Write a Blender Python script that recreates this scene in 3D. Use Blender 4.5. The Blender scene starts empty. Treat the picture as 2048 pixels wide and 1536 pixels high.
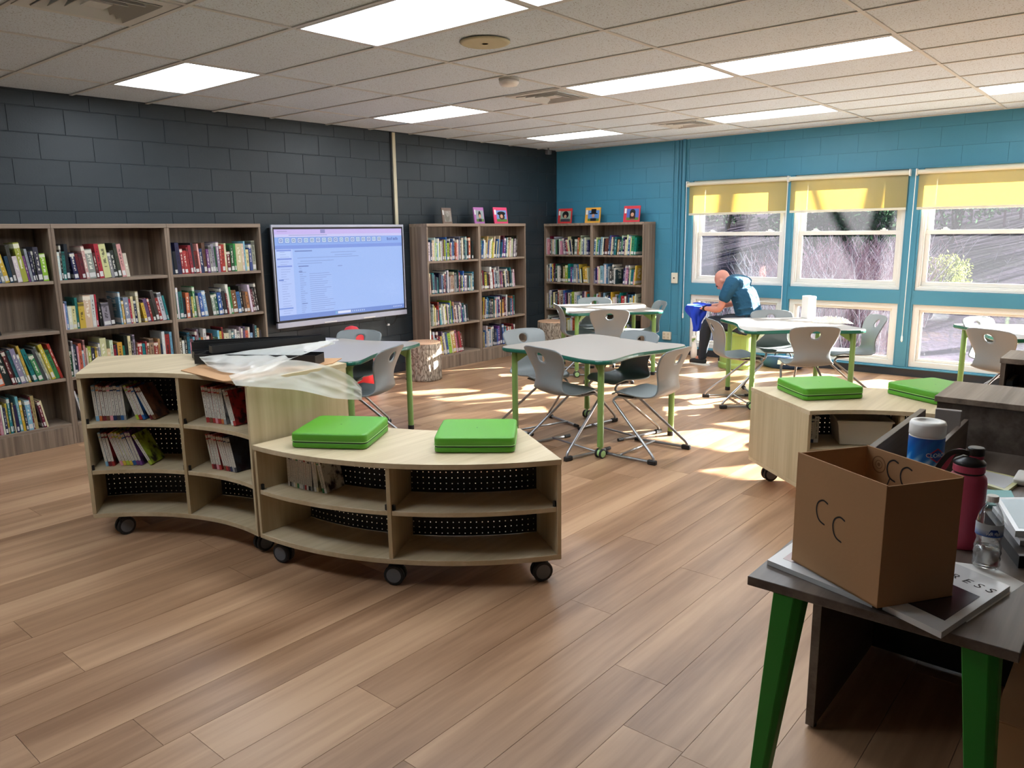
import bpy, bmesh, math, random
import numpy as np
from mathutils import Matrix, Vector
random.seed(7)
rnd = random.Random(11)
C = bpy.context.scene.collection
PI = math.pi

# ---------------------------------------------------------------- camera, sky, sun, exposure
FPX = 1545.09
yaw, pitch, roll = .869552, .1946795, -.0131831
cy_, sy_ = math.cos(yaw), math.sin(yaw); cp_, sp_ = math.cos(pitch), math.sin(pitch)
Fv = Vector((sy_*cp_, cy_*cp_, -sp_)); r0 = Vector((cy_, -sy_, 0)); u0 = r0.cross(Fv)
c_, s_ = math.cos(roll), math.sin(roll)
Rv = c_*r0 + s_*u0; Uv = -s_*r0 + c_*u0
cam = bpy.data.cameras.new('camera'); camo = bpy.data.objects.new('camera', cam); C.objects.link(camo)
m3 = Matrix((Rv, Uv, -Fv)).transposed()
camo.matrix_world = Matrix.Translation((0, 0, 1.64)) @ m3.to_4x4()
cam.sensor_width = 36; cam.lens = FPX/2048*36; cam.clip_start = .05; cam.clip_end = 200
sc = bpy.context.scene; sc.camera = camo

w = bpy.data.worlds.new('world'); sc.world = w; w.use_nodes = True
nt = w.node_tree; nt.nodes.clear()
sky = nt.nodes.new('ShaderNodeTexSky'); sky.sky_type = 'NISHITA'; sky.sun_disc = False
sky.sun_elevation = math.radians(20); sky.sun_rotation = math.radians(127); sky.air_density = 1.0; sky.dust_density = 1.5
bg = nt.nodes.new('ShaderNodeBackground'); bg.inputs[1].default_value = .30
ow = nt.nodes.new('ShaderNodeOutputWorld')
nt.links.new(sky.outputs[0], bg.inputs[0]); nt.links.new(bg.outputs[0], ow.inputs[0])

SUN = Vector((1, -.65, .455)).normalized()
sl = bpy.data.lights.new('sun', 'SUN'); sl.energy = 80; sl.angle = .009; sl.color = (1, .95, .88)
so = bpy.data.objects.new('sun', sl); C.objects.link(so); so.location = (30, -20, 20)
so.rotation_euler = SUN.to_track_quat('Z', 'Y').to_euler()
LAMP = 12.0
vs = sc.view_settings; vs.view_transform = 'Standard'; vs.look = 'None'; vs.gamma = 1; vs.exposure = 0.48
vs.use_curve_mapping = False

# ---------------------------------------------------------------- helpers
def lin(r, g, b):
    f = lambda v: (v/255/12.92) if v/255 <= .04045 else ((v/255+.055)/1.055)**2.4
    return (f(r), f(g), f(b), 1)

class NT:
    def __init__(s, name):
        s.m = bpy.data.materials.new(name); s.m.use_nodes = True; s.t = s.m.node_tree
        s.b = s.t.nodes['Principled BSDF']; s.o = s.t.nodes['Material Output']
    def n(s, k, **kw):
        x = s.t.nodes.new(k)
        for a, v in kw.items(): setattr(x, a, v)
        return x
    def l(s, a, b): s.t.links.new(a, b)
    def set(s, **kw):
        for k, v in kw.items(): s.b.inputs[k.replace('_', ' ')].default_value = v
        return s

def plain(name, col, rough=.5, metal=0, spec=.5, bump=0, bscale=200, var=0, **kw):
    t = NT(name); c = lin(*col) if len(col) == 3 else col
    t.b.inputs['Base Color'].default_value = c
    t.b.inputs['Roughness'].default_value = rough; t.b.inputs['Metallic'].default_value = metal
    t.b.inputs['Specular IOR Level'].default_value = spec
    tc = t.n('ShaderNodeTexCoord'); nz = t.n('ShaderNodeTexNoise')
    nz.inputs['Scale'].default_value = bscale; t.l(tc.outputs['Object'], nz.inputs['Vector'])
    if var:
        n2 = t.n('ShaderNodeTexNoise'); n2.inputs['Scale'].default_value = 3; n2.inputs['Detail'].default_value = 5
        t.l(tc.outputs['Object'], n2.inputs['Vector'])
        mr = t.n('ShaderNodeMapRange'); mr.inputs['To Min'].default_value = 1-var; mr.inputs['To Max'].default_value = 1+var
        t.l(n2.outputs['Fac'], mr.inputs['Value'])
        mx = t.n('ShaderNodeVectorMath', operation='SCALE'); mx.inputs[0].default_value = c[:3]
        t.l(mr.outputs[0], mx.inputs['Scale']); t.l(mx.outputs[0], t.b.inputs['Base Color'])
    if bump:
        bp = t.n('ShaderNodeBump'); bp.inputs['Strength'].default_value = bump; bp.inputs['Distance'].default_value = .002
        t.l(nz.outputs['Fac'], bp.inputs['Height']); t.l(bp.outputs[0], t.b.inputs['Normal'])
    for k, v in kw.items(): t.b.inputs[k.replace('_', ' ')].default_value = v
    return t.m

def wood(name, c1, c2, c3, axis='x', scale=1., rough=.45, rand=.0, spec=.4, gs=14, bump=.0):
    t = NT(name); tc = t.n('ShaderNodeTexCoord'); oi = t.n('ShaderNodeObjectInfo')
    mp = t.n('ShaderNodeMapping')
    sc_ = {'x': (.35, gs/2, gs/2), 'y': (gs/2, .35, gs/2), 'z': (gs/2, gs/2, .35)}[axis]
    mp.inputs['Scale'].default_value = [v*scale for v in sc_]
    ad = t.n('ShaderNodeVectorMath', operation='ADD')
    ml = t.n('ShaderNodeMath', operation='MULTIPLY'); ml.inputs[1].default_value = 37 if rand else 0
    t.l(oi.outputs['Random'], ml.inputs[0])
    cb = t.n('ShaderNodeCombineXYZ')
    for i in range(3): t.l(ml.outputs[0], cb.inputs[i])
    t.l(tc.outputs['Object'], mp.inputs[0]); t.l(mp.outputs[0], ad.inputs[0]); t.l(cb.outputs[0], ad.inputs[1])
    nz = t.n('ShaderNodeTexNoise'); nz.inputs['Scale'].default_value = 1.6; nz.inputs['Detail'].default_value = 6
    nz.inputs['Roughness'].default_value = .55; nz.inputs['Distortion'].default_value = .3
    t.l(ad.outputs[0], nz.inputs['Vector'])
    n2 = t.n('ShaderNodeTexNoise'); n2.inputs['Scale'].default_value = 9; n2.inputs['Detail'].default_value = 4
    t.l(ad.outputs[0], n2.inputs['Vector'])
    a = t.n('ShaderNodeMath', operation='MULTIPLY_ADD'); a.inputs[1].default_value = .25
    t.l(n2.outputs['Fac'], a.inputs[0]); t.l(nz.outputs['Fac'], a.inputs[2])
    if rand:
        b = t.n('ShaderNodeMath', operation='MULTIPLY_ADD'); b.inputs[1].default_value = rand
        t.l(oi.outputs['Random'], b.inputs[0]); t.l(a.outputs[0], b.inputs[2]); src = b.outputs[0]; off = .125+rand/2
    else: src = a.outputs[0]; off = .125
    cr = t.n('ShaderNodeValToRGB'); e = cr.color_ramp.elements
    e[0].position = .3+off; e[0].color = lin(*c1); e[1].position = .7+off; e[1].color = lin(*c3)
    x = e.new(.5+off); x.color = lin(*c2)
    t.l(src, cr.inputs[0]); t.l(cr.outputs[0], t.b.inputs['Base Color'])
    t.b.inputs['Roughness'].default_value = rough; t.b.inputs['Specular IOR Level'].default_value = spec
    if bump:
        bp = t.n('ShaderNodeBump'); bp.inputs['Strength'].default_value = bump; bp.inputs['Distance'].default_value = .001
        t.l(n2.outputs['Fac'], bp.inputs['Height']); t.l(bp.outputs[0], t.b.inputs['Normal'])
    return t.m

def emit(name, col, strength):
    t = NT(name); t.b.inputs['Base Color'].default_value = lin(*col); t.b.inputs['Emission Color'].default_value = lin(*col)
    t.b.inputs['Emission Strength'].default_value = strength; return t.m

ROOT = {}
class MB:
    def __init__(s): s.v = []; s.f = []; s.m = []; s.uv = {}; s.col = {}
    def add(s, vs_, fs, mi=0, col=None):
        o = len(s.v); s.v += [tuple(p) for p in vs_]
        for f in fs:
            if col is not None: s.col[len(s.f)] = col
            s.f.append(tuple(i+o for i in f)); s.m.append(mi)
        return s
    def box(s, x0, x1, y0, y1, z0, z1, mi=0, col=None):
        return s.add([(x0,y0,z0),(x1,y0,z0),(x1,y1,z0),(x0,y1,z0),(x0,y0,z1),(x1,y0,z1),(x1,y1,z1),(x0,y1,z1)],
              [(0,3,2,1),(4,5,6,7),(0,1,5,4),(1,2,6,5),(2,3,7,6),(3,0,4,7)], mi, col)
    def obox(s, c, h, R, mi=0, col=None):
        b = MB().box(-h[0],h[0],-h[1],h[1],-h[2],h[2]); c = Vector(c)
        return s.add([tuple(c+R@Vector(p)) for p in b.v], b.f, mi, col)
    def prism(s, poly, z0, z1, mi=0, mt=None, ms=None):
        n = len(poly)
        s.add([(x,y,z0) for x,y in poly]+[(x,y,z1) for x,y in poly], [])
        o = len(s.v)-2*n
        s.f.append(tuple(o+i for i in range(n))[::-1]); s.m.append(mi)
        s.f.append(tuple(o+n+i for i in range(n))); s.m.append(mi if mt is None else mt)
        for i in range(n):
            j = (i+1) % n; s.f.append((o+i, o+j, o+n+j, o+n+i)); s.m.append(mi if ms is None else ms)
        return s
    def cyl(s, p0, p1, r0, r1=None, n=12, mi=0, caps=True, col=None):
        r1 = r0 if r1 is None else r1; p0 = Vector(p0); p1 = Vector(p1); d = (p1-p0).normalized()
        a = d.orthogonal().normalized(); b = d.cross(a)
        ring = lambda p, r: [tuple(p+r*(math.cos(2*PI*i/n)*a+math.sin(2*PI*i/n)*b)) for i in range(n)]
        fs = [(i, (i+1)%n, n+(i+1)%n, n+i) for i in range(n)]
        if caps: fs += [tuple(range(n))[::-1], tuple(range(n, 2*n))]
        return s.add(ring(p0, r0)+ring(p1, r1), fs, mi, col)
    def tube(s, pts, r, n=8, mi=0, col=None):
        pts = [Vector(p) for p in pts]; rs = r if isinstance(r, (list, tuple)) else [r]*len(pts)
        vs_ = []; prev = None
        for i, p in enumerate(pts):
            d = (pts[min(i+1,len(pts)-1)]-pts[max(i-1,0)]).normalized()
            if prev is None: a = d.orthogonal().normalized()
            else: a = (prev - d*prev.dot(d)).normalized()
            prev = a; b = d.cross(a)
            vs_ += [tuple(p+rs[i]*(math.cos(2*PI*k/n)*a+math.sin(2*PI*k/n)*b)) for k in range(n)]
        fs = [(i*n+k, i*n+(k+1)%n, (i+1)*n+(k+1)%n, (i+1)*n+k) for i in range(len(pts)-1) for k in range(n)]
        fs += [tuple(range(n))[::-1], tuple(range((len(pts)-1)*n, len(pts)*n))]
        return s.add(vs_, fs, mi, col)
    def lathe(s, prof, n=24, c=(0,0,0), mi=0, cap=True):
        vs_ = [(c[0]+r*math.cos(2*PI*k/n), c[1]+r*math.sin(2*PI*k/n), c[2]+z) for r, z in prof for k in range(n)]
        fs = [(i*n+k, i*n+(k+1)%n, (i+1)*n+(k+1)%n, (i+1)*n+k) for i in range(len(prof)-1) for k in range(n)]
        if cap: fs += [tuple(range(n))[::-1], tuple(range((len(prof)-1)*n, len(prof)*n))]
        return s.add(vs_, fs, mi)
    def grid(s, P, mi=0, closed=False):
        a = len(P); b = len(P[0]); vs_ = [p for r in P for p in r]
        fs = [(i*b+j, i*b+(j+1)%b, (i+1)*b+(j+1)%b, (i+1)*b+j) for i in range(a-1) for j in range(b if closed else b-1)]
        return s.add(vs_, fs, mi)
    def build(s, name, mats, parent=None, smooth=False, bevel=0, world=True, solid=0, sub=0, seg=1):
        vs_ = s.v
        if parent is not None and world:
            r = parent
            while r.parent: r = r.parent
            Mi = ROOT.get(r.name, Matrix.Identity(4)).inverted()
            vs_ = [tuple(Mi @ Vector(p)) for p in vs_]
        me = bpy.data.meshes.new(name); me.from_pydata(vs_, [], s.f)
        mats = mats if isinstance(mats, (list, tuple)) else [mats]
        for m in mats: me.materials.append(m)
        me.polygons.foreach_set('material_index', s.m)
        if s.uv:
            ul = me.uv_layers.new(name='uv')
            for fi, uvs in s.uv.items():
                for k, li in enumerate(me.polygons[fi].loop_indices): ul.data[li].uv = uvs[k]
        if s.col:
            ca = me.color_attributes.new('Col', 'FLOAT_COLOR', 'CORNER')
            buf = np.ones(len(me.loops)*4, dtype=np.float32)
            for p in me.polygons:
                c = s.col.get(p.index, (1,1,1,1))
                for li in p.loop_indices: buf[li*4:li*4+4] = c
            ca.data.foreach_set('color', buf)
        if smooth: me.shade_smooth()
        me.update()
        o = bpy.data.objects.new(name, me); C.objects.link(o)
        if parent is not None: o.parent = parent
        if solid: x = o.modifiers.new('solid', 'SOLIDIFY'); x.thickness = solid; x.offset = 0
        if sub: x = o.modifiers.new('sub', 'SUBSURF'); x.levels = sub; x.render_levels = sub
        if bevel:
            x = o.modifiers.new('bevel', 'BEVEL'); x.width = bevel; x.segments = seg; x.limit_method = 'ANGLE'; x.angle_limit = .6
        return o

def tag(o, label, cat, group=None):
    o['label'] = label; o['category'] = cat
    if group: o['group'] = group
    return o
def thing(name, label, cat, loc=(0,0,0), rz=0, group=None):
    o = bpy.data.objects.new(name, None); C.objects.link(o); o.empty_display_size = .1
    o.location = loc; o.rotation_euler = (0,0,rz)
    ROOT[o.name] = Matrix.Translation(loc) @ Matrix.Rotation(rz, 4, 'Z')
    return tag(o, label, cat, group)
def struct(o): o['kind'] = 'structure'; return o
def sroot(name, loc=(0,0,0)):
    o = bpy.data.objects.new(name, None); C.objects.link(o); o.location = loc; ROOT[o.name] = Matrix.Translation(loc)
    o['kind'] = 'structure'; return o
def dup(root, loc, rz, label, name=None):
    r = root.copy(); C.objects.link(r); r.location = loc; r.rotation_euler = (0,0,rz); r['label'] = label
    ROOT[r.name] = Matrix.Translation(loc) @ Matrix.Rotation(rz, 4, 'Z')
    for ch in list(root.children):
        c = ch.copy(); C.objects.link(c); c.parent = r
        for g in ch.children: d = g.copy(); C.objects.link(d); d.parent = c
    return r
def arc3(a, b, c, n):
    ax, ay = a; bx, by = b; cx, cy = c
    d = 2*(ax*(by-cy)+bx*(cy-ay)+cx*(ay-by))
    ux = ((ax*ax+ay*ay)*(by-cy)+(bx*bx+by*by)*(cy-ay)+(cx*cx+cy*cy)*(ay-by))/d
    uy = ((ax*ax+ay*ay)*(cx-bx)+(bx*bx+by*by)*(ax-cx)+(cx*cx+cy*cy)*(bx-ax))/d
    r = math.hypot(ax-ux, ay-uy); t0 = math.atan2(ay-uy, ax-ux); tm = math.atan2(by-uy, bx-ux); t1 = math.atan2(cy-uy, cx-ux)
    def un(t, ref):
        while t-ref > PI: t -= 2*PI
        while t-ref < -PI: t += 2*PI
        return t
    tm = un(tm, t0); t1 = un(t1, tm)
    return lambda u: (ux+r*math.cos(t0+(t1-t0)*u), uy+r*math.sin(t0+(t1-t0)*u))
def text_mesh(txt, size, font_shear=0, align='CENTER', spacing=1):
    cu = bpy.data.curves.new('txt', 'FONT'); cu.body = txt; cu.size = size; cu.shear = font_shear
    cu.align_x = align; cu.align_y = 'CENTER'; cu.space_character = spacing; cu.extrude = 0; cu.resolution_u = 3
    o = bpy.data.objects.new('txt', cu); C.objects.link(o)
    me = bpy.data.meshes.new_from_object(o.evaluated_get(bpy.context.evaluated_depsgraph_get()))
    bpy.data.objects.remove(o); vs_ = [tuple(v.co) for v in me.vertices]; fs = [tuple(p.vertices) for p in me.polygons]
    bpy.data.meshes.remove(me); return vs_, fs
def smoothpath(pts, n=6):
    P = [Vector(p) for p in pts]; out = []
    for i in range(len(P)-1):
        a = P[max(i-1,0)]; b = P[i]; c = P[i+1]; d = P[min(i+2,len(P)-1)]
        for k in range(n):
            t = k/n
            out.append(.5*((2*b)+(-a+c)*t+(2*a-5*b+4*c-d)*t*t+(-a+3*b-3*c+d)*t**3))
    return out+[P[-1]]
def roundpath(pts, r=.05, n=5):
    P = [Vector(p) for p in pts]; out = [P[0]]
    for i in range(1, len(P)-1):
        a = (P[i-1]-P[i]); b = (P[i+1]-P[i]); rr = min(r, a.length*.45, b.length*.45)
        p0 = P[i]+a.normalized()*rr; p1 = P[i]+b.normalized()*rr
        for k in range(n+1):
            t = k/n; out.append((1-t)**2*p0+2*t*(1-t)*P[i]+t*t*p1)
    return out+[P[-1]]
def ring(mb, y0, y1, z0, z1, x0, x1, wd, mi=0, wt=None, wb=None):   # rectangular frame in the YZ plane, wd wide
    wt = wt or wd; wb = wb or wd
    mb.box(x0,x1,y0,y1,z0,z0+wb,mi); mb.box(x0,x1,y0,y1,z1-wt,z1,mi)
    mb.box(x0,x1,y0,y0+wd,z0+wb,z1-wt,mi); mb.box(x0,x1,y1-wd,y1,z0+wb,z1-wt,mi)

# ---------------------------------------------------------------- materials
M = {}
M['darkwall'] = plain('dark_wall_paint', (31,41,47), .5, bump=.35, bscale=90, var=.18)
M['darkjoint'] = plain('dark_wall_joint', (38,46,54), .6)
M['blue'] = plain('blue_wall_paint', (64,132,158), .45, bump=.3, bscale=90, var=.05)
M['white_wall'] = plain('white_wall_paint', (205,203,196), .6, var=.04)
M['dark_rear'] = plain('dark_rear_wall_paint', (60,70,78), .6)
t = NT('ceiling_tile'); tc = t.n('ShaderNodeTexCoord'); nz = t.n('ShaderNodeTexNoise'); nz.inputs['Scale'].default_value = 120; nz.inputs['Detail'].default_value = 3
t.l(tc.outputs['Object'], nz.inputs['Vector']); cr = t.n('ShaderNodeValToRGB'); e = cr.color_ramp.elements
e[0].position = .30; e[0].color = lin(120,118,112); e[1].position = .42; e[1].color = lin(204,215,224); t.l(nz.outputs['Fac'], cr.inputs[0]); t.l(cr.outputs[0], t.b.inputs['Base Color'])
t.set(Roughness=.9); bp = t.n('ShaderNodeBump'); bp.inputs['Strength'].default_value = .5; bp.inputs['Distance'].default_value = .002; t.l(nz.outputs['Fac'], bp.inputs['Height']); t.l(bp.outputs[0], t.b.inputs['Normal']); M['tile'] = t.m
M['rail'] = plain('ceiling_rail_metal', (196,196,192), .5)
M['plank'] = wood('floor_plank_wood', (134,99,72), (164,127,97), (188,151,118), 'x', .8, rough=.36, rand=.26, spec=.36, gs=10)
M['floorbase'] = plain('floor_base', (108,84,68), .6)
M['walnut'] = wood('walnut_laminate', (96,80,68), (126,108,92), (152,134,116), 'z', 1., rough=.5, gs=26)
M['walnuth'] = wood('walnut_laminate_shelf', (112,96,82), (136,118,102), (156,138,120), 'x', 1., rough=.5, gs=26)
M['lightwood'] = wood('light_maple_laminate', (178,158,122), (194,174,138), (208,190,156), 'z', 1., rough=.45, gs=14)
M['lightwoodh'] = wood('light_maple_laminate_flat', (182,162,128), (198,178,144), (212,194,162), 'x', 1., rough=.42, gs=12)
M['deskwood'] = wood('dark_desk_laminate', (78,66,58), (98,86,78), (116,104,94), 'x', 1., rough=.38, gs=20)
M['black'] = plain('black_plastic', (22,22,24), .4)
M['rubber'] = plain('black_rubber', (26,26,28), .6)
M['greyplastic'] = plain('grey_plastic', (100,102,106), .45)
M['chairshell'] = plain('grey_chair_shell', (130,135,136), .38, bump=.15, bscale=400)
M['steel'] = plain('grey_steel_tube', (168,168,170), .32, metal=.85)
M['tabletop'] = plain('greige_tabletop_laminate', (166,157,148), .34)
M['edge'] = plain('teal_green_edge_band', (18,92,74), .3)
M['limemetal'] = plain('lime_green_metal', (122,156,84), .38)
M['deskgreen'] = plain('bright_green_metal_leg', (34,140,44), .45)
M['cushion'] = plain('green_vinyl_cushion', (86,160,38), .42, bump=.2, bscale=500)
M['zip'] = plain('dark_zip', (14,52,20), .5); M['piping'] = plain('pale_green_piping', (150,205,110), .5)
M['white'] = plain('white_plastic', (235,233,228), .4)
M['winframe'] = plain('white_window_frame', (222,220,214), .4)
M['beige'] = plain('beige_raceway', (196,188,160), .5)
M['cream'] = plain('cream_plate', (212,208,188), .45)
M['basebd'] = plain('dark_cove_base', (42,46,54), .4)
M['cardboard'] = plain('brown_cardboard', (184,140,98), .8, bump=.25, bscale=60, var=.06)
M['ink'] = plain('black_marker_ink', (34,26,24), .7)
M['screenframe'] = plain('silver_screen_frame', (178,180,196), .4, metal=.2)
M['paper'] = plain('white_paper', (228,226,222), .6)
M['gloss'] = plain('glossy_cover', (214,214,214), .18)
M['pages'] = plain('book_pages', (214,204,184), .8)
M['red'] = plain('red_vinyl', (214,44,48), .45, bump=.3, bscale=12)
M['skin'] = plain('skin', (206,140,122), .5, bump=.2, bscale=150)
M['yellowed'] = plain('yellowed_grille', (186,178,146), .6)
# glass
t = NT('window_glass'); g = t.n('ShaderNodeBsdfGlossy'); g.inputs['Roughness'].default_value = .0
tr = t.n('ShaderNodeBsdfTransparent'); tr.inputs[0].default_value = (.93,.95,.96,1); fr = t.n('ShaderNodeFresnel'); fr.inputs[0].default_value = 1.5
mx = t.n('ShaderNodeMixShader'); t.l(fr.outputs[0], mx.inputs[0]); t.l(tr.outputs[0], mx.inputs[1]); t.l(g.outputs[0], mx.inputs[2])
tl = t.n('ShaderNodeBsdfTranslucent'); tl.inputs[0].default_value = (.9,.9,1,1); m4 = t.n('ShaderNodeMixShader'); m4.inputs[0].default_value = .007
t.l(mx.outputs[0], m4.inputs[1]); t.l(tl.outputs[0], m4.inputs[2]); t.l(m4.outputs[0], t.o.inputs[0]); M['glass'] = t.m
# clear plastic (bottle)
t = NT('clear_plastic'); g = t.n('ShaderNodeBsdfGlossy'); g.inputs['Roughness'].default_value = .06
tr = t.n('ShaderNodeBsdfTransparent'); tr.inputs[0].default_value = (.90,.91,.91,1); lw = t.n('ShaderNodeLayerWeight'); lw.inputs[0].default_value = .35
mx = t.n('ShaderNodeMixShader'); t.l(lw.outputs['Facing'], mx.inputs[0]); t.l(tr.outputs[0], mx.inputs[1]); t.l(g.outputs[0], mx.inputs[2]); t.l(mx.outputs[0], t.o.inputs[0]); M['clear'] = t.m
# film
def film(name, col, alpha, trans=.5, tcol=None):
    t = NT(name); d = t.n('ShaderNodeBsdfDiffuse'); d.inputs[0].default_value = lin(*col); tl = t.n('ShaderNodeBsdfTranslucent'); tl.inputs[0].default_value = lin(*(tcol or col))
    g = t.n('ShaderNodeBsdfGlossy'); g.inputs['Roughness'].default_value = .3
    m1 = t.n('ShaderNodeMixShader'); m1.inputs[0].default_value = trans; t.l(d.outputs[0], m1.inputs[1]); t.l(tl.outputs[0], m1.inputs[2])
    m3_ = t.n('ShaderNodeMixShader'); m3_.inputs[0].default_value = .08; t.l(m1.outputs[0], m3_.inputs[1]); t.l(g.outputs[0], m3_.inputs[2])
    tr = t.n('ShaderNodeBsdfTransparent'); m2 = t.n('ShaderNodeMixShader'); m2.inputs[0].default_value = alpha
    t.l(tr.outputs[0], m2.inputs[1]); t.l(m3_.outputs[0], m2.inputs[2]); t.l(m2.outputs[0], t.o.inputs[0]); return t.m
M['film'] = film('milky_plastic_film', (235,235,225), .56, .4)
M['shade'] = film('cream_sunscreen_fabric', (178,172,118), .76, .42, (206,174,80))
M['film2'] = film('milky_plastic_bag_film', (236,236,230), .74, .35)
# perforated metal: real see-through holes
t = NT('perforated_black_metal'); uv = t.n('ShaderNodeUVMap'); uv.uv_map = 'uv'; sp = t.n('ShaderNodeSeparateXYZ'); t.l(uv.outputs[0], sp.inputs[0])
def fr_(o):
    a = t.n('ShaderNodeMath', operation='MULTIPLY'); a.inputs[1].default_value = 1/.029; t.l(o, a.inputs[0])
    b = t.n('ShaderNodeMath', operation='FRACT'); t.l(a.outputs[0], b.inputs[0]); c = t.n('ShaderNodeMath', operation='SUBTRACT'); c.inputs[1].default_value = .5; t.l(b.outputs[0], c.inputs[0])
    d = t.n('ShaderNodeMath', operation='POWER'); d.inputs[1].default_value = 2; t.l(c.outputs[0], d.inputs[0]); return d.outputs[0]
ad = t.n('ShaderNodeMath', operation='ADD'); t.l(fr_(sp.outputs[0]), ad.inputs[0]); t.l(fr_(sp.outputs[1]), ad.inputs[1])
lt = t.n('ShaderNodeMath', operation='LESS_THAN'); lt.inputs[1].default_value = .0085; t.l(ad.outputs[0], lt.inputs[0])
tr = t.n('ShaderNodeBsdfTransparent'); mx = t.n('ShaderNodeMixShader'); t.l(lt.outputs[0], mx.inputs[0]); t.l(t.b.outputs[0], mx.inputs[1]); t.l(tr.outputs[0], mx.inputs[2]); t.l(mx.outputs[0], t.o.inputs[0])
t.set(Roughness=.5); t.b.inputs['Base Color'].default_value = lin(34,34,36); M['perf'] = t.m
# diffuser
t = NT('prismatic_light_diffuser'); tc = t.n('ShaderNodeTexCoord'); sp = t.n('ShaderNodeSeparateXYZ'); t.l(tc.outputs['Object'], sp.inputs[0])
wv = t.n('ShaderNodeMath', operation='MULTIPLY'); wv.inputs[1].default_value = 2*PI/.26; t.l(sp.outputs[0], wv.inputs[0])
cs = t.n('ShaderNodeMath', operation='COSINE'); t.l(wv.outputs[0], cs.inputs[0])
cr = t.n('ShaderNodeMapRange'); cr.inputs['From Min'].default_value = -1; cr.inputs['From Max'].default_value = 1; cr.inputs['To Min'].default_value = 1.25*LAMP; cr.inputs['To Max'].default_value = .62*LAMP
t.l(cs.outputs[0], cr.inputs['Value']); t.l(cr.outputs[0], t.b.inputs['Emission Strength']); t.b.inputs['Emission Color'].default_value = (.83,.92,1,1)
t.b.inputs['Base Color'].default_value = (.8,.8,.8,1); M['diffuser'] = t.m

def book_material(name, mode):
    t = NT(name)
    if mode == 'obj': o = t.n('ShaderNodeObjectInfo'); col = o.outputs['Color']; rn = o.outputs['Random']
    else:
        o = t.n('ShaderNodeVertexColor'); o.layer_name = 'Col'; col = o.outputs[0]; q = t.n('ShaderNodeSeparateColor'); t.l(col, q.inputs[0]); ml = t.n('ShaderNodeMath', operation='MULTIPLY'); ml.inputs[1].default_value = 7.31; t.l(q.outputs[0], ml.inputs[0]); rn = ml.outputs[0]
    uv = t.n('ShaderNodeUVMap'); uv.uv_map = 'uv'; sp = t.n('ShaderNodeSeparateXYZ'); t.l(uv.outputs[0], sp.inputs[0])
    U, V = sp.outputs[0], sp.outputs[1]
    def mth(op, a, b=None, c=None):
        x = t.n('ShaderNodeMath', operation=op)
        for i, v in enumerate((a, b, c)):
            if v is None: continue
            if isinstance(v, (int, float)): x.inputs[i].default_value = v
            else: t.l(v, x.inputs[i])
        return x.outputs[0]
    def band(v, a, b): return mth('MULTIPLY', mth('GREATER_THAN', v, a), mth('LESS_THAN', v, b))
    nz = t.n('ShaderNodeTexNoise', noise_dimensions='3D'); cb = t.n('ShaderNodeCombineXYZ')
    t.l(mth('MULTIPLY', U, 1.2), cb.inputs[0]); t.l(mth('MULTIPLY', V, 9 if mode != 'novel' else 22), cb.inputs[1]); t.l(mth('MULTIPLY', rn, 91.7), cb.inputs[2])
    nz.inputs['Scale'].default_value = 1.6; nz.inputs['Detail'].default_value = 2; t.l(cb.outputs[0], nz.inputs['Vector'])
    title = mth('MULTIPLY', mth('MULTIPLY', band(V, .32, .86), band(U, .28, .72)), mth('GREATER_THAN', nz.outputs['Fac'], .5))
    def mix(f, a, b):
        x = t.n('ShaderNodeMix', data_type='RGBA'); t.l(f, x.inputs[0]) if not isinstance(f, (int,float)) else setattr(x.inputs[0], 'default_value', f)
        for k, v in ((6, a), (7, b)):
            if isinstance(v, tuple): x.inputs[k].default_value = v
            else: t.l(v, x.inputs[k])
        return x.outputs[2]
    lab = band(V, .05, .2); isd = mth('GREATER_THAN', mth('FRACT', mth('MULTIPLY', rn, 5.7)), .45)
    tcol = mix(isd, lin(25,25,30), lin(235,230,215))
    c = mix(mth('MULTIPLY', title, .75), col, tcol)
    has2 = mth('MULTIPLY', mth('GREATER_THAN', mth('FRACT', mth('MULTIPLY', rn, 13.1)), .6), band(V, .86, .97))
    c = mix(mth('MULTIPLY', has2, .7), c, tcol)
    onspine = mth('GREATER_THAN', V, .001)
    c = mix(mth('MULTIPLY', mth('MULTIPLY', lab, band(U, .04, .96)), mth('GREATER_THAN', mth('FRACT', mth('MULTIPLY', rn, 23.3)), .25)), c, lin(205,203,200))
    t.l(c, t.b.inputs['Base Color']); t.set(Roughness=.35); return t.m
M['book'] = book_material('book_cover', 'obj'); M['bookv'] = book_material('book_cover_merged', 'vert')
# graphic novel spines: pale with dark lettering and a coloured foot
t = NT('comic_spine'); oi = t.n('ShaderNodeObjectInfo'); uv = t.n('ShaderNodeUVMap'); uv.uv_map = 'uv'; sp = t.n('ShaderNodeSeparateXYZ'); t.l(uv.outputs[0], sp.inputs[0])
cr = t.n('ShaderNodeValToRGB'); cr.color_ramp.interpolation = 'CONSTANT'; e = cr.color_ramp.elements
e[0].position = 0; e[0].color = (1,1,1,1); e[1].position = .14; e[1].color = (0,0,0,1)
for p_, v_ in ((.84, 1), (.88, 0), (.965, 1)): x = e.new(p_); x.color = (v_,v_,v_,1)
t.l(sp.outputs[1], cr.inputs[0]); nz = t.n('ShaderNodeTexNoise'); cb = t.n('ShaderNodeCombineXYZ')
m1 = t.n('ShaderNodeMath', operation='MULTIPLY'); m1.inputs[1].default_value = 70; t.l(sp.outputs[1], m1.inputs[0]); t.l(m1.outputs[0], cb.inputs[1])
m1 = t.n('ShaderNodeMath', operation='MULTIPLY'); m1.inputs[1].default_value = 2.2; t.l(sp.outputs[0], m1.inputs[0]); t.l(m1.outputs[0], cb.inputs[0])
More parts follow.
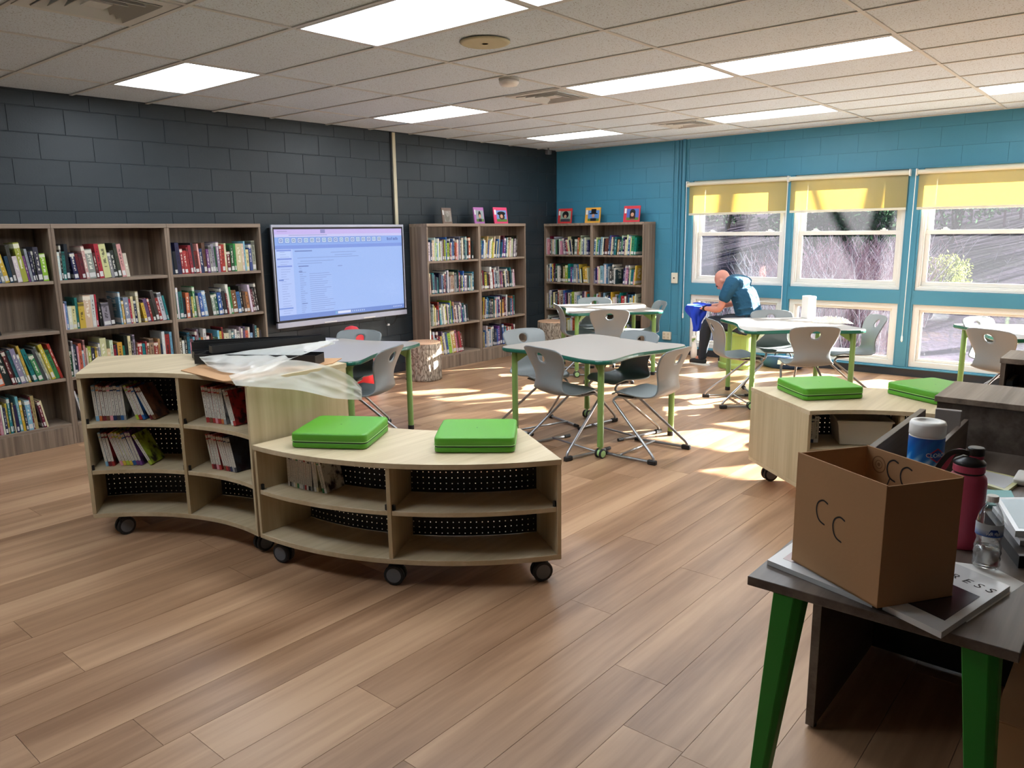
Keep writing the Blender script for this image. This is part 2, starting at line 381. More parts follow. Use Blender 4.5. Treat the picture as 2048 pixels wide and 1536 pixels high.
m1 = t.n('ShaderNodeMath', operation='MULTIPLY'); m1.inputs[1].default_value = 50; t.l(oi.outputs['Random'], m1.inputs[0]); t.l(m1.outputs[0], cb.inputs[2])
t.l(cb.outputs[0], nz.inputs['Vector']); nz.inputs['Scale'].default_value = 1
gt = t.n('ShaderNodeMath', operation='GREATER_THAN'); gt.inputs[1].default_value = .53; t.l(nz.outputs['Fac'], gt.inputs[0])
bu = t.n('ShaderNodeMath', operation='COMPARE'); bu.inputs[1].default_value = .5; bu.inputs[2].default_value = .2; t.l(sp.outputs[0], bu.inputs[0])
bv_ = t.n('ShaderNodeMath', operation='MULTIPLY'); t.l(bu.outputs[0], bv_.inputs[0]); t.l(gt.outputs[0], bv_.inputs[1])
x1 = t.n('ShaderNodeMix', data_type='RGBA'); t.l(bv_.outputs[0], x1.inputs[0]); x1.inputs[6].default_value = lin(206,200,190); x1.inputs[7].default_value = lin(90,84,82)
x2 = t.n('ShaderNodeMix', data_type='RGBA'); t.l(cr.outputs[0], x2.inputs[0]); t.l(x1.outputs[2], x2.inputs[6]); t.l(oi.outputs['Color'], x2.inputs[7])
t.l(x2.outputs[2], t.b.inputs['Base Color']); t.set(Roughness=.35); M['comic'] = t.m
t = NT('comic_cover'); oi = t.n('ShaderNodeObjectInfo'); tc = t.n('ShaderNodeTexCoord'); nz = t.n('ShaderNodeTexNoise'); nz.inputs['Scale'].default_value = 22; nz.inputs['Detail'].default_value = 4; t.l(tc.outputs['Object'], nz.inputs['Vector'])
x1 = t.n('ShaderNodeMix', data_type='RGBA'); cr = t.n('ShaderNodeMapRange'); cr.inputs['From Min'].default_value = .45; cr.inputs['From Max'].default_value = .62; t.l(nz.outputs['Fac'], cr.inputs['Value']); t.l(cr.outputs[0], x1.inputs[0]); t.l(oi.outputs['Color'], x1.inputs[6]); x1.inputs[7].default_value = lin(40,26,28)
t.l(x1.outputs[2], t.b.inputs['Base Color']); t.set(Roughness=.3); M['comiccover'] = t.m

# ================================================================ STRUCTURE
XB, YA, ZC = 9.31, 6.96, 2.768
X0, Y0 = -3.2, -5.2
floor = struct(MB().box(X0-.2, XB+.1, Y0-.2, YA+.1, -.12, -.004).build('floor', M['floorbase']))
# planks (rows run along X)
PW, PL = .2225, 1.83
offs = {10: 2.02, 11: 2.317, 12: 3.26, 13: 2.645, 14: 1.60, 15: 2.9, 16: .981, 17: .69, 18: 2.3, 19: 1.0}
pm = {}
for k in range(-1, 38):
    ya = 1.011 + (k-10)*PW; yb = ya+PW-.0018
    if ya > YA-.01 or yb < -1.3: continue
    yb = min(yb, YA)
    off = offs.get(k, rnd.uniform(0, PL)) % PL
    x = off-PL
    while x < XB:
        xa, xb = max(x, -.7), min(x+PL-.0018, XB)
        x += PL
        if xb-xa < .02: continue
        key = (round(xb-xa, 3), round(yb-ya, 3))
        if key not in pm:
            o = MB().box(0, xb-xa, 0, yb-ya, -.004, 0).build('plank', M['plank'], floor); pm[key] = o.data
        else:
            o = bpy.data.objects.new('plank', pm[key]); C.objects.link(o); o.parent = floor
        o.location = (xa, ya, 0)
# dark block wall (back)
def block_mesh(L, H, mat, mat2=None):
    b = .0022 if mat != 'blue' else .0006; mb = MB()
    mb.add([(0,0,0),(L,0,0),(L,0,H),(0,0,H),(b,-.004,b),(L-b,-.004,b),(L-b,-.004,H-b),(b,-.004,H-b)],
           [(4,5,6,7),(0,1,5,4),(1,2,6,5),(2,3,7,6),(3,0,4,7)])
    return mb
wallb = struct(MB().box(X0-.2, XB+.25, YA+.004, YA+.2, -.12, 3.1).build('wall_back', M['darkjoint']))
bm_ = {}
def blocks(wall, axis, u0_, u1_, mat, z_top, rows, skip=None, ph=0.):
    zs = [2.653-.2*i for i in range(rows)]
    prev = z_top
    for i, z in enumerate(zs):
        H = prev-z-(.005 if mat != 'blue' else .0012)
        off = 2.68 + (.206 if i % 2 == 0 else 0) + ph
        k0 = math.floor((u0_-off)/.412)
        u = off+k0*.412
        while u < u1_:
            g = .0018 if mat != 'blue' else .0003; a, b = max(u, u0_)+g, min(u+.412, u1_)-g; u += .412
            if b-a < .03: continue
            zz = max(z, .0)
            if skip and skip(a, b, zz, zz+H): continue
            key = (mat, round(b-a, 3), round(H, 3))
            if key not in bm_:
                o = block_mesh(b-a, H, mat).build('block', M[mat], wall, world=False); bm_[key] = o.data
            else:
                o = bpy.data.objects.new('block', bm_[key]); C.objects.link(o); o.parent = wall
            if axis == 'x': o.location = (a, YA+.004, zz)
            else: o.location = (XB+.004, b, zz); o.rotation_euler = (0, 0, -PI/2)
        prev = z
blocks(wallb, 'x', 1.7, XB, 'darkwall', ZC, 14)
MB_ = MB().box(X0-.2, 1.7, YA, YA+.004, 0, 3.1)
struct(MB_.build('trim_3', M['darkwall']))
# blue wall (right) with openings
WY = [(3.56, 4.78), (2.25, 3.47), (.90, 2.10), (-.45, .75), (-1.80, -.60), (-3.15,-1.95)]
TH = .22
mb = MB(); xa, xb = XB+.004, XB+TH
mb.box(xa, xb, WY[0][1], YA+.2, -.12, 3.1)
mb.box(xa, xb, Y0-.2, WY[-1][0], -.12, 3.1)
mb.box(xa, xb, WY[-1][0], WY[0][1], 2.245, 3.1)
mb.box(xa, xb, WY[-1][0], WY[0][1], -.12, .105)
mb.box(xa, xb, WY[-1][0], WY[0][1], .80, .95)
for i in range(len(WY)-1):
    mb.box(xa, xb, WY[i+1][1], WY[i][0], .105, .80); mb.box(xa, xb, WY[i+1][1], WY[i][0], .95, 2.245)
wallr = struct(mb.build('wall_right', M['blue']))
blocks(wallr, 'y', 4.84, YA-.001, 'blue', ZC, 14, ph=.11)
blocks(wallr, 'y', -.4, 4.835, 'blue', ZC, 3, skip=lambda a,b,z0,z1: z0 < 2.25, ph=.11)
MB().box(XB-.004, XB+.02, -3.3, 4.84, 2.247, 2.262).build('lintel_edge', M['blue'], wallr, bevel=.001)
for (ya, yb), (yc, yd) in zip(WY[:-1], WY[1:]):
    MB().box(XB-.012, XB+.004, yd+.02, ya-.02, .10, 2.24).build('mullion_cover', M['blue'], wallr, bevel=.003)
struct(MB().box(XB-.03, XB+.003, Y0, 4.84, .085, .1).build('trim_1', M['blue'], bevel=.003))
struct(MB().box(XB-.012, XB, Y0, YA, 0, .085).build('baseboard_right', M['basebd']))
struct(MB().box(X0, XB, YA-.012, YA-.0005, 0, .1).build('baseboard_back', M['basebd']))
struct(MB().box(X0-.2, X0, Y0-.2, YA+.2, -.12, 3.1).build('wall_left', M['white_wall']))
struct(MB().box(X0-.2, XB+.2, Y0-.2, Y0, -.12, 3.1).build('wall_front', M['dark_rear']))

# windows
for n, (ya, yb) in enumerate(WY, 1):
    w_ = sroot('window_%d' % n, (XB+.1, (ya+yb)/2, 0.95))
    mb = MB(); ring(mb, ya, yb, .95, 2.245, XB+.045, XB+.17, .05)
    ring(mb, ya+.0, yb-.0, .95, 2.245, XB+.03, XB+.045, .034)
    mb.build('frame', M['winframe'], w_, bevel=.003)
    gy0, gy1 = ya+.05, yb-.05; zm = 1.575
    mb = MB(); ring(mb, gy0, gy1, zm-.02, 2.195, XB+.115, XB+.145, .06, wb=.045)
    s1 = mb.build('sash', M['winframe'], w_, bevel=.003)
    MB().box(XB+.128, XB+.132, gy0+.055, gy1-.055, zm+.02, 2.14).build('pane', M['glass'], s1)
    mb = MB(); ring(mb, gy0, gy1, 1.0, zm+.025, XB+.08, XB+.112, .045, wb=.045)
    s2 = mb.build('sash', M['winframe'], w_, bevel=.003)
    MB().box(XB+.094, XB+.098, gy0+.04, gy1-.04, 1.04, zm-.015).build('pane', M['glass'], s2)
    for yy in (gy0+.18, gy1-.18):
        mb = MB().box(XB+.085, XB+.125, yy-.035, yy+.035, zm+.0255, zm+.035); mb.lathe([(.018,0),(.018,.012),(.01,.018)], 12, (XB+.105, yy, zm+.035))
        mb.build('sash_lock', M['white'], w_)
    mb = MB(); ring(mb, ya, yb, .105, .80, XB+.03, XB+.17, .06)
    ring(mb, ya+.06, yb-.06, .165, .74, XB+.07, XB+.13, .03)
    f2 = mb.build('frame', M['winframe'], w_, bevel=.003)
    MB().box(XB+.098, XB+.102, ya+.085, yb-.085, .19, .715).build('pane', M['glass'], f2)
names = ['leftmost', 'middle', 'rightmost visible', 'fourth', 'fifth', 'sixth']
for n, (ya, yb) in enumerate(WY[:4]):
    lab = ['cream roller shade on the leftmost window, half above the crouching person',
           'cream roller shade on the middle window, striped by trunk shadows',
           'cream roller shade on the window at the right edge of the photo',
           'cream roller shade on the window just past the right frame edge'][n]
    t = thing('roller_shade', lab, 'window shade', (XB-.04, (ya+yb)/2, 2.2), 0, 'roller shades on the window row')
    a, b = ya-.02, yb+.05
    MB().cyl((XB-.045, a, 2.205), (XB-.045, b, 2.205), .024, n=14).build('roller_tube', M['cream'], t, smooth=False)
    mb = MB(); N = 10
    mb.box(XB-.0215, XB-.0205, a+.012, b-.012, 1.84, 2.205); mb.build('fabric', M['shade'], t)
    MB().box(XB-.027, XB-.015, a+.012, b-.012, 1.815, 1.842).build('hem_bar', M['cream'], t, bevel=.003)
    for yy in (a-.012, b+.002): MB().box(XB-.075, XB-.005, yy, yy+.01, 2.17, 2.24).build('bracket', M['white'], t)
    zc = [.50, .44, .40, .4][n]
    MB().tube([(XB-.06, b+.012, 2.2), (XB-.05, b+.016, 1.6), (XB-.045, b+.018, zc+.06)], .004, 6).build('pull_cord', M['white'], t)
    MB().lathe([(.003,.0),(.009,-.015),(.011,-.06),(.004,-.075)][::-1], 8, (XB-.045, b+.018, zc+.06)).build('cord_weight', M['white'], t)

# ceiling
XL = [-3.2,-2.73,-2.12,-1.51,-.9,-.29,.32,.93,1.54,2.145,2.755,3.37,3.99,4.60,5.265,5.84,6.44,7.07,7.69,8.25,8.87,9.31]
YL = [-5.2,-4.69,-3.47,-2.25,-1.03,.19,1.41,2.645,3.895,5.12,6.265,6.96]
ceil = struct(MB().box(X0-.2, XB+.2, Y0-.2, YA+.2, ZC+.12, 3.1).build('ceiling', M['white_wall']))
LIGHTS = {(10,8+1):0}
lights = [(2.755,5.12),(2.755,2.645),(2.755,1.41),(5.265,5.12),(5.265,2.645),(5.265,1.41),(7.69,5.12),(7.69,2.645),(7.69,.19),
          (.32,5.12),(.32,2.645)]
vents = [(1.54,3.895),(5.265,3.895),(7.69,3.895)]
for i in range(len(XL)-1):
    for j in range(len(YL)-1):
        xa, xb, ya, yb = XL[i], XL[i+1], YL[j], YL[j+1]
        if (xa, ya) in lights: continue
        if (xa, ya) in vents: ya = ya+.6
        key = ('t', round(xb-xa,3), round(yb-ya,3))
        if key not in bm_:
            o = MB().box(.012, xb-xa-.012, .012, yb-ya-.012, .006, .022).build('ceiling_tile', M['tile'], ceil, world=False); bm_[key] = o.data
        else: o = bpy.data.objects.new('ceiling_tile', bm_[key]); C.objects.link(o); o.parent = ceil
        o.location = (xa, ya, ZC + (.0 if rnd.random() > .1 else .003))
for x in XL[1:-1]: MB().box(x-.013, x+.013, Y0, YA, ZC-.001, ZC+.006).build('grid_rail', M['rail'], ceil)
for y in YL[1:-1]: MB().box(X0, XB, y-.013, y+.013, ZC-.0004, ZC+.0058).build('grid_rail', M['rail'], ceil)
for x, y in vents: MB().box(x, x+.61, y+.588, y+.612, ZC-.0002, ZC+.0056).build('grid_rail', M['rail'], ceil)
struct(MB().box(XB-.02, XB, Y0, YA, ZC-.003, ZC+.02).build('trim_2', M['rail']))
LLAB = {(2.755,5.12):'ceiling light panel above the left bookcase, nearest the dark wall on the left',
 (2.755,2.645):'largest ceiling light panel, cut by the top edge of the photo',(2.755,1.41):'ceiling light panel sliver at the top edge beside the largest one',
 (5.265,5.12):'ceiling light panel above the wall screen beside the beige raceway',(5.265,2.645):'ceiling light panel right of the nearer square vent',
 (5.265,1.41):'long ceiling light panel, upper one of the end-to-end pair on the right',(7.69,5.12):'farthest ceiling light panel, nearest the room corner',
 (7.69,2.645):'ceiling light panel nearest above the windows, right of the far vent',(7.69,.19):'ceiling light panel cut off at the right edge of the photo',
 (.32,5.12):'ceiling light panel just outside the left photo edge by the dark wall', (.32,2.645):'ceiling light panel overhead, just outside the top left of the photo'}
for x, y in lights:
    x1 = XL[XL.index(x)+1]; y1 = YL[YL.index(y)+1]; lab = LLAB.get((x,y))
    t = thing('ceiling_light', lab or 'ceiling light panel outside the view, behind or beside the camera', 'ceiling light', ((x+x1)/2, (y+y1)/2, ZC), 0, 'recessed light panels' if lab else 'light panels outside the view')
    mb = MB()
    mb.box(x+.014,x1-.014,y+.014,y+.03,ZC-.002,ZC+.03); mb.box(x+.014,x1-.014,y1-.03,y1-.014,ZC-.002,ZC+.03)
    mb.box(x+.014,x+.03,y+.03,y1-.03,ZC-.002,ZC+.03); mb.box(x1-.03,x1-.014,y+.03,y1-.03,ZC-.002,ZC+.03)
    mb.build('frame', M['rail'], t)
    MB().box(x+.03,x1-.03,y+.03,y1-.03,ZC+.008,ZC+.014).build('diffuser', M['diffuser'], t)
VL = ['large square ceiling vent at the top left corner of the photo','square ceiling vent in front of the light panel, room centre','farther square ceiling vent near the blue wall']
for (x, y), lab in zip(vents, VL):
    cx, cyy = x+.29, y+.3; t = thing('ceiling_vent', lab, 'vent', (cx, cyy, ZC), 0, 'square ceiling vents')
    def sq(mb, h0, z0, h1, z1):
        P = [[(cx+sx*h, cyy+sy*h, z) for sx, sy in ((-1,-1),(1,-1),(1,1),(-1,1))] for h, z in ((h0, z0), (h1, z1))]
        mb.grid(P, closed=True)
    mb = MB(); 
    for a, b in ((.285,.225),): 
        mb.box(cx-a,cx+a,cyy-a,cyy-b,ZC-.006,ZC+.004); mb.box(cx-a,cx+a,cyy+b,cyy+a,ZC-.006,ZC+.004); mb.box(cx-a,cx-b,cyy-b,cyy+b,ZC-.006,ZC+.004); mb.box(cx+b,cx+a,cyy-b,cyy+b,ZC-.006,ZC+.004)
    mb.build('frame', M['rail'], t)
    for h in (.222,.165,.108):
        mb = MB(); sq(mb, h, ZC-.012, h-.026, ZC+.035); mb.build('louver', M['rail'], t, solid=.003)
    MB().box(cx-.055,cx+.055,cyy-.055,cyy+.055,ZC-.006,ZC+.0).build('centre_plate', M['rail'], t)
    MB().box(cx-.24,cx+.24,cyy-.24,cyy+.24,ZC+.08,ZC+.09).build('duct_backing', M['black'], t)
t = thing('ceiling_speaker', 'round yellowed speaker grille in the ceiling near the largest light', 'speaker', (3.72,3.32,ZC))
MB().lathe([(.152,0),(.152,-.006),(.14,-.012),(.125,-.012)], 40, (3.72,3.32,ZC)).build('rim', M['yellowed'], t, smooth=True)
MB().lathe([(.125,-.003),(.12,-.009),(.02,-.012),(.001,-.012)][::1], 32, (3.72,3.32,ZC)).build('grille', M['yellowed'], t, smooth=True)
t = thing('smoke_detector', 'round white smoke detector on the ceiling', 'detector', (4.69,3.95,ZC))
MB().lathe([(.078,0),(.078,-.014),(.07,-.016)], 28, (4.69,3.95,ZC)).build('base', M['rail'], t)
MB().lathe([(.074,-.016),(.074,-.036),(.06,-.052),(.03,-.056),(.001,-.056)], 28, (4.69,3.95,ZC)).build('cover', M['white'], t, smooth=True)
t = thing('motion_sensor', 'small dark motion sensor hanging in the ceiling corner', 'sensor', (8.84,6.75,ZC))
MB().cyl((8.84,6.75,ZC),(8.84,6.75,ZC-.04),.012,n=8).build('stem', M['greyplastic'], t)
MB().box(8.80,8.88,6.72,6.78,ZC-.085,ZC-.03).build('housing', M['greyplastic'], t, bevel=.008)
# raceways, outlets
t = thing('wall_raceway', 'beige vertical cable raceway on the dark wall above the screen', 'cable cover', (6.18,YA-.01,1.0))
MB().box(6.16,6.205,YA-.022,YA-.0005,1.0,ZC).build('cover', M['beige'], t, bevel=.003)
MB().box(6.14,6.158,YA-.012,YA-.0005,1.0,ZC).build('backplate', M['black'], t)
for (y, z0, z1, dx, lab) in ((5.064,.30,ZC,.014,'thin blue painted conduit running down to the low outlet'),(5.0,1.08,ZC,.018,'blue painted conduit ending at the cream switch plate'),(4.955,1.08,ZC,.014,'blue painted conduit beside the one above the cream switch plate'),(4.905,.1,ZC,.03,'wide blue painted duct strip nearest the leftmost window')):
    tag(MB().box(XB-dx,XB-.0005,y-dx*.7,y+dx*.7,z0,z1).build('wall_conduit', M['blue'], bevel=.004), lab, 'conduit', 'blue conduits on the blue wall')
t = thing('wall_switch', 'cream switch plate on the blue wall left of the windows', 'switch', (XB-.01,5.0,1.0))
MB().box(XB-.03,XB-.0005,4.955,5.045,.94,1.078).build('plate', M['cream'], t, bevel=.005)
MB().cyl((XB-.03,5.0,1.01),(XB-.042,5.0,1.01),.009,n=10).build('button', M['black'], t)
t = thing('wall_outlet', 'cream double outlet low on the blue wall', 'outlet', (XB-.01,5.09,.23))
MB().box(XB-.04,XB-.0005,5.03,5.15,.18,.285).build('plate', M['cream'], t, bevel=.005)
for yy in (5.06,5.12):
    for zz in (.21,.255): MB().box(XB-.043,XB-.04,yy-.014,yy+.014,zz-.014,zz+.014).build('socket', M['beige'], t, bevel=.002)

# ================================================================ TALL BOOKCASES
SH = [.17, .54, .92, 1.31]
def bookcase(label, P0, ax, nd, units, depth, widths, group):
    # P0 = front left floor corner, ax = unit vector along the front, nd = unit vector into the case
    t = thing('bookcase', label, 'bookcase', (P0[0], P0[1], 0), 0, group)
    R = Matrix(((ax[0], nd[0], 0), (ax[1], nd[1], 0), (0, 0, 1)))
    def bx(a0,a1,d0,d1,z0,z1,name,mat,par=None,bev=.0015):
        c = Vector((P0[0],P0[1],0)) + R@Vector(((a0+a1)/2,(d0+d1)/2,(z0+z1)/2))
        return MB().obox(c, ((a1-a0)/2,(d1-d0)/2,(z1-z0)/2), R).build(name, M[mat], par or t, bevel=bev)
    a = 0; T = .022
    for w_ in widths:
        bx(a, a+T, 0, depth, 0, 1.71, 'side_panel', 'walnut'); bx(a+w_-T+.001, a+w_-.001, 0, depth, 0, 1.71, 'side_panel', 'walnut')
        bx(a, a+w_-.0015, -.004, depth, 1.7105, 1.745, 'top', 'walnuth')
        bx(a+T, a+w_-T, depth-.012, depth, .1, 1.71, 'back_panel', 'walnut')
        bx(a+T+.0005, a+w_-T-.0005, .006, depth-.013, .148, .17, 'shelf', 'walnuth')
        bx(a+T+.0005, a+w_-T-.0005, .0, .018, .0, .148, 'plinth', 'walnut')
        for z in SH[1:]: bx(a+T+.0005, a+w_-T-.0005, .008, depth-.013, z-.025, z, 'shelf', 'walnuth')
        a += w_
    return t
bookcase('long walnut bookcase against the dark wall left of the screen', (0.52, 6.62), (1,0), (0,1), 4, .325, [.93,.91,.91,.91], 'tall walnut bookcases')
bookcase('walnut bookcase on the dark wall between screen and corner', (6.37, 6.65), (1,0), (0,1), 2, .295, [.915,.915], 'tall walnut bookcases')
bookcase('walnut bookcase against the blue wall in the corner', (8.99, 6.95), (0,-1), (1,0), 2, .30, [.825,.825], 'tall walnut bookcases')

# ---------------------------------------------------------------- books
COL = {'black':(24,24,28),'charcoal':(56,58,64),'navy':(28,42,82),'blue':(44,96,158),'light blue':(130,176,206),'teal':(24,118,120),
 'dark green':(28,84,52),'lime':(168,190,60),'green':(60,140,84),'yellow':(214,184,70),'orange':(204,112,58),'red':(170,48,48),'maroon':(108,28,38),
 'pink':(224,150,162),'purple':(112,66,130),'white':(228,226,222),'cream':(226,212,172),'grey':(150,152,156),'tan':(184,150,104),'brown':(112,72,48)}
CW = ['black']*3+['charcoal']*3+['navy']*3+['blue']*3+['light blue']*2+['teal']*2+['dark green','green','lime']+['yellow']*2+['orange','red','red','maroon','maroon','pink','purple']+['white']*5+['cream']*4+['grey']*3+['tan','brown']
ORD = ['first','second','third','fourth','fifth','sixth','seventh','eighth','ninth','tenth','eleventh','twelfth','thirteenth','fourteenth','fifteenth','sixteenth','seventeenth','eighteenth','nineteenth','twentieth','twenty-first','twenty-second','twenty-third','twenty-fourth','twenty-fifth','twenty-sixth','twenty-seventh','twenty-eighth','twenty-ninth','thirtieth','thirty-first','thirty-second','thirty-third','thirty-fourth','thirty-fifth','thirty-sixth','thirty-seventh','thirty-eighth','thirty-ninth','fortieth']
def book_mb(t, h, d, mb=None, X=None, col=None, mats=(0,1)):
    b = MB(); c = min(.003, t*.2)
    b.box(0,c,0,d,0,h); b.box(t-c,t,0,d,0,h); b.box(c,t-c,0,c,0,h)
    fi = len(b.f)-6+2; b.uv[fi] = [(0,0),(1,0),(1,1),(0,1)]
    # cover strips of the spine ends get the same print
    b.uv[2] = [(0,0),(.02,0),(.02,1),(0,1)]; b.uv[8] = [(.98,0),(1,0),(1,1),(.98,1)]
    b.box(c,t-c,c,d-.004,.004,h-.005, 1)
    if mb is None: return b
    o = len(mb.v); mb.v += [tuple(X@Vector(p)) for p in b.v]
    for i, f in enumerate(b.f):
        k = len(mb.f); mb.f.append(tuple(j+o for j in f)); mb.m.append(b.m[i]); mb.col[k] = col
        if i in b.uv: mb.uv[k] = b.uv[i]
    return mb
merged = MB(); nbook = [0]
L_ = lambda v: v
def shelf_books(front, ax, nd, z, start, segs, desc, group, merge=False, hs=(.19,.30), ts=(.008,.026), d0=.02, lim=.858, cols=None):
    """segs: list of (count, lean degrees; negative leans towards the left)"""
    ang = math.atan2(ax[1], ax[0]); a = start; prevl = None; idx = 0; hp = .25
    for cnt, lean in segs:
        if cnt == 0: a += lean; prevl = None; continue
        le = math.radians(lean)
        for k in range(cnt):
            h = rnd.uniform(*hs) if rnd.random() > .25 else rnd.uniform(hs[0]*.92, hs[0]*1.15)
            t = rnd.uniform(*ts) if rnd.random() > .12 else rnd.uniform(ts[1], ts[1]*1.7)
            if a+t/math.cos(L_(le))+max(0,h*math.sin(le)) > lim: return a
            dd = min(.24, h*rnd.uniform(.68,.85)); cn = cols[idx % len(cols)] if cols else rnd.choice(CW)
            L = le + math.radians(rnd.uniform(-.6,.6))*(1 if lean else .5)
            if prevl is None and L < 0: a += max(0, h*math.tan(-L)-.0)
            if prevl is not None:
                if L < prevl: a += max(h, hp)*(math.tan(prevl)-math.tan(L))*1.0
                elif L > prevl and L > 0: a += 0
            dep = d0+rnd.uniform(0, .012)
            px = front[0]+ax[0]*a+nd[0]*dep; py = front[1]+ax[1]*a+nd[1]*dep
            zz = z+.0008
            if L > 0: zz += t*math.sin(L)
            X = Matrix.Translation((px,py,zz)) @ Matrix.Rotation(ang,4,'Z') @ Matrix.Rotation(L,4,'Y')
            c = lin(*[min(255, max(0, v*.88+rnd.uniform(-14,14))) for v in COL[cn]])
            if merge: book_mb(t, h, dd, merged, X, c)
            else:
                o = book_mb(t, h, dd).build('book', [M['book'], M['pages']])
                o.matrix_world = X; o.color = c
                size = 'thin' if t < .012 else ('thick' if t > .024 else ('tall' if h > .27 else 'short' if h < .2 else ''))
                tag(o, ' '.join(('%s %s book, %s from left on %s' % (size, cn, ORD[idx], desc)).split()), 'book', group); nbook[0] += 1
            a += t/math.cos(L)+.0006; prevl = L; hp = h; idx += 1
    return a
ax, nd = (1,0), (0,1)
FA, FB, FC = (1.45+.024, 6.62), (2.36+.024, 6.62), (3.27+.024, 6.62)
def SB(f, z, start, segs, col, row, **k):
    k.setdefault('ts', (.012,.034))
    shelf_books(f, ax, nd, z, start, segs, '%s, %s' % (row, col), 'books on the %s, %s' % (row, col), **k)
cA, cB, cC = 'left edge bookcase unit', 'middle unit left of screen', 'bookcase unit nearest screen'
SB(FA, SH[3], .34, [(8,-11),(6,-7),(4,-4)], cA, 'top shelf')
SB(FA, SH[2], .36, [(2,-14)], cA, 'second shelf')
SB(FA, SH[1], .24, [(12,-12),(11,-15)], cA, 'third shelf', hs=(.22,.30))
SB(FA, SH[0], .30, [(12,-1),(6,-3),(3,-9)], cA, 'bottom shelf', hs=(.2,.28), ts=(.008,.02))
SB(FB, SH[3], .0, [(4,0),(13,-6)], cB, 'top shelf', hs=(.2,.28))
SB(FB, SH[2], .0, [(9,0),(3,-3),(0,.04),(7,-2),(9,-9)], cB, 'second shelf', hs=(.18,.28))
SB(FB, SH[1], .0, [(36,0)], cB, 'third shelf', hs=(.19,.29), ts=(.010,.030))
SB(FB, SH[0], .0, [(7,-10)], cB, 'bottom shelf', hs=(.2,.26))
SB(FC, SH[3], .0, [(16,-3),(15,-1)], cC, 'top shelf', hs=(.2,.28), ts=(.014,.036))
SB(FC, SH[2], .0, [(8,-1),(16,-5),(5,-6)], cC, 'second shelf', hs=(.19,.28), ts=(.014,.036))
SB(FC, SH[1], .0, [(34,0)], cC, 'third shelf', hs=(.19,.27), ts=(.012,.032))
G0, G1 = (6.37+.024, 6.65), (7.285+.024, 6.65)
SB(G0, SH[0], .03, [(4,-6),(12,-9)], 'case right of screen', 'bottom left shelf', hs=(.21,.30), ts=(.018,.036), cols=['red','white','light blue','maroon','red','yellow','purple','cream','blue','lime','cream','yellow','pink','maroon','red','brown'])
mk = dict(merge=True)
SB(G0, SH[3], .0, [(32,0),(3,0)], '', '', hs=(.2,.28), ts=(.012,.028), **mk)
SB(G0, SH[2], .0, [(5,-3),(28,0)], '', '', hs=(.19,.27), ts=(.012,.028), **mk)
SB(G0, SH[1], .0, [(9,0),(10,-4),(14,-5)], '', '', hs=(.2,.28), ts=(.01,.026), **mk)
SB(G1, SH[3], .0, [(26,6),(6,3)], '', '', hs=(.2,.28), ts=(.012,.026), **mk)
SB(G1, SH[2], .0, [(8,-3),(20,-5)], '', '', hs=(.2,.28), ts=(.012,.03), **mk)
SB(G1, SH[1], .0, [(8,4),(24,0)], '', '', hs=(.22,.28), ts=(.012,.028), **mk)
SB(G1, SH[0], .0, [(10,0),(18,-3)], '', '', hs=(.2,.28), ts=(.012,.028), **mk)
for s0 in (0, .825):
    F = (8.99, 6.95-s0-.024); A, D = (0,-1), (1,0)
    for z, sg in ((SH[3], [(10,0),(8,-8),(9,2)] if s0 == 0 else [(26,4)]), (SH[2], [(20,0),(7,-5)] if s0 == 0 else [(14,0),(0,.1),(8,5)]), (SH[1], [(30,0)]), (SH[0], [(30,0)])):
        shelf_books(F, A, D, z, 0, sg, '', '', merge=True, hs=(.2,.27), ts=(.012,.03), lim=.775)
mo = merged.build('row_of_books', [M['bookv'], M['pages']]); mo['kind'] = 'stuff'
tag(mo, 'shelved books filling the two farther walnut bookcases around the corner', 'books')

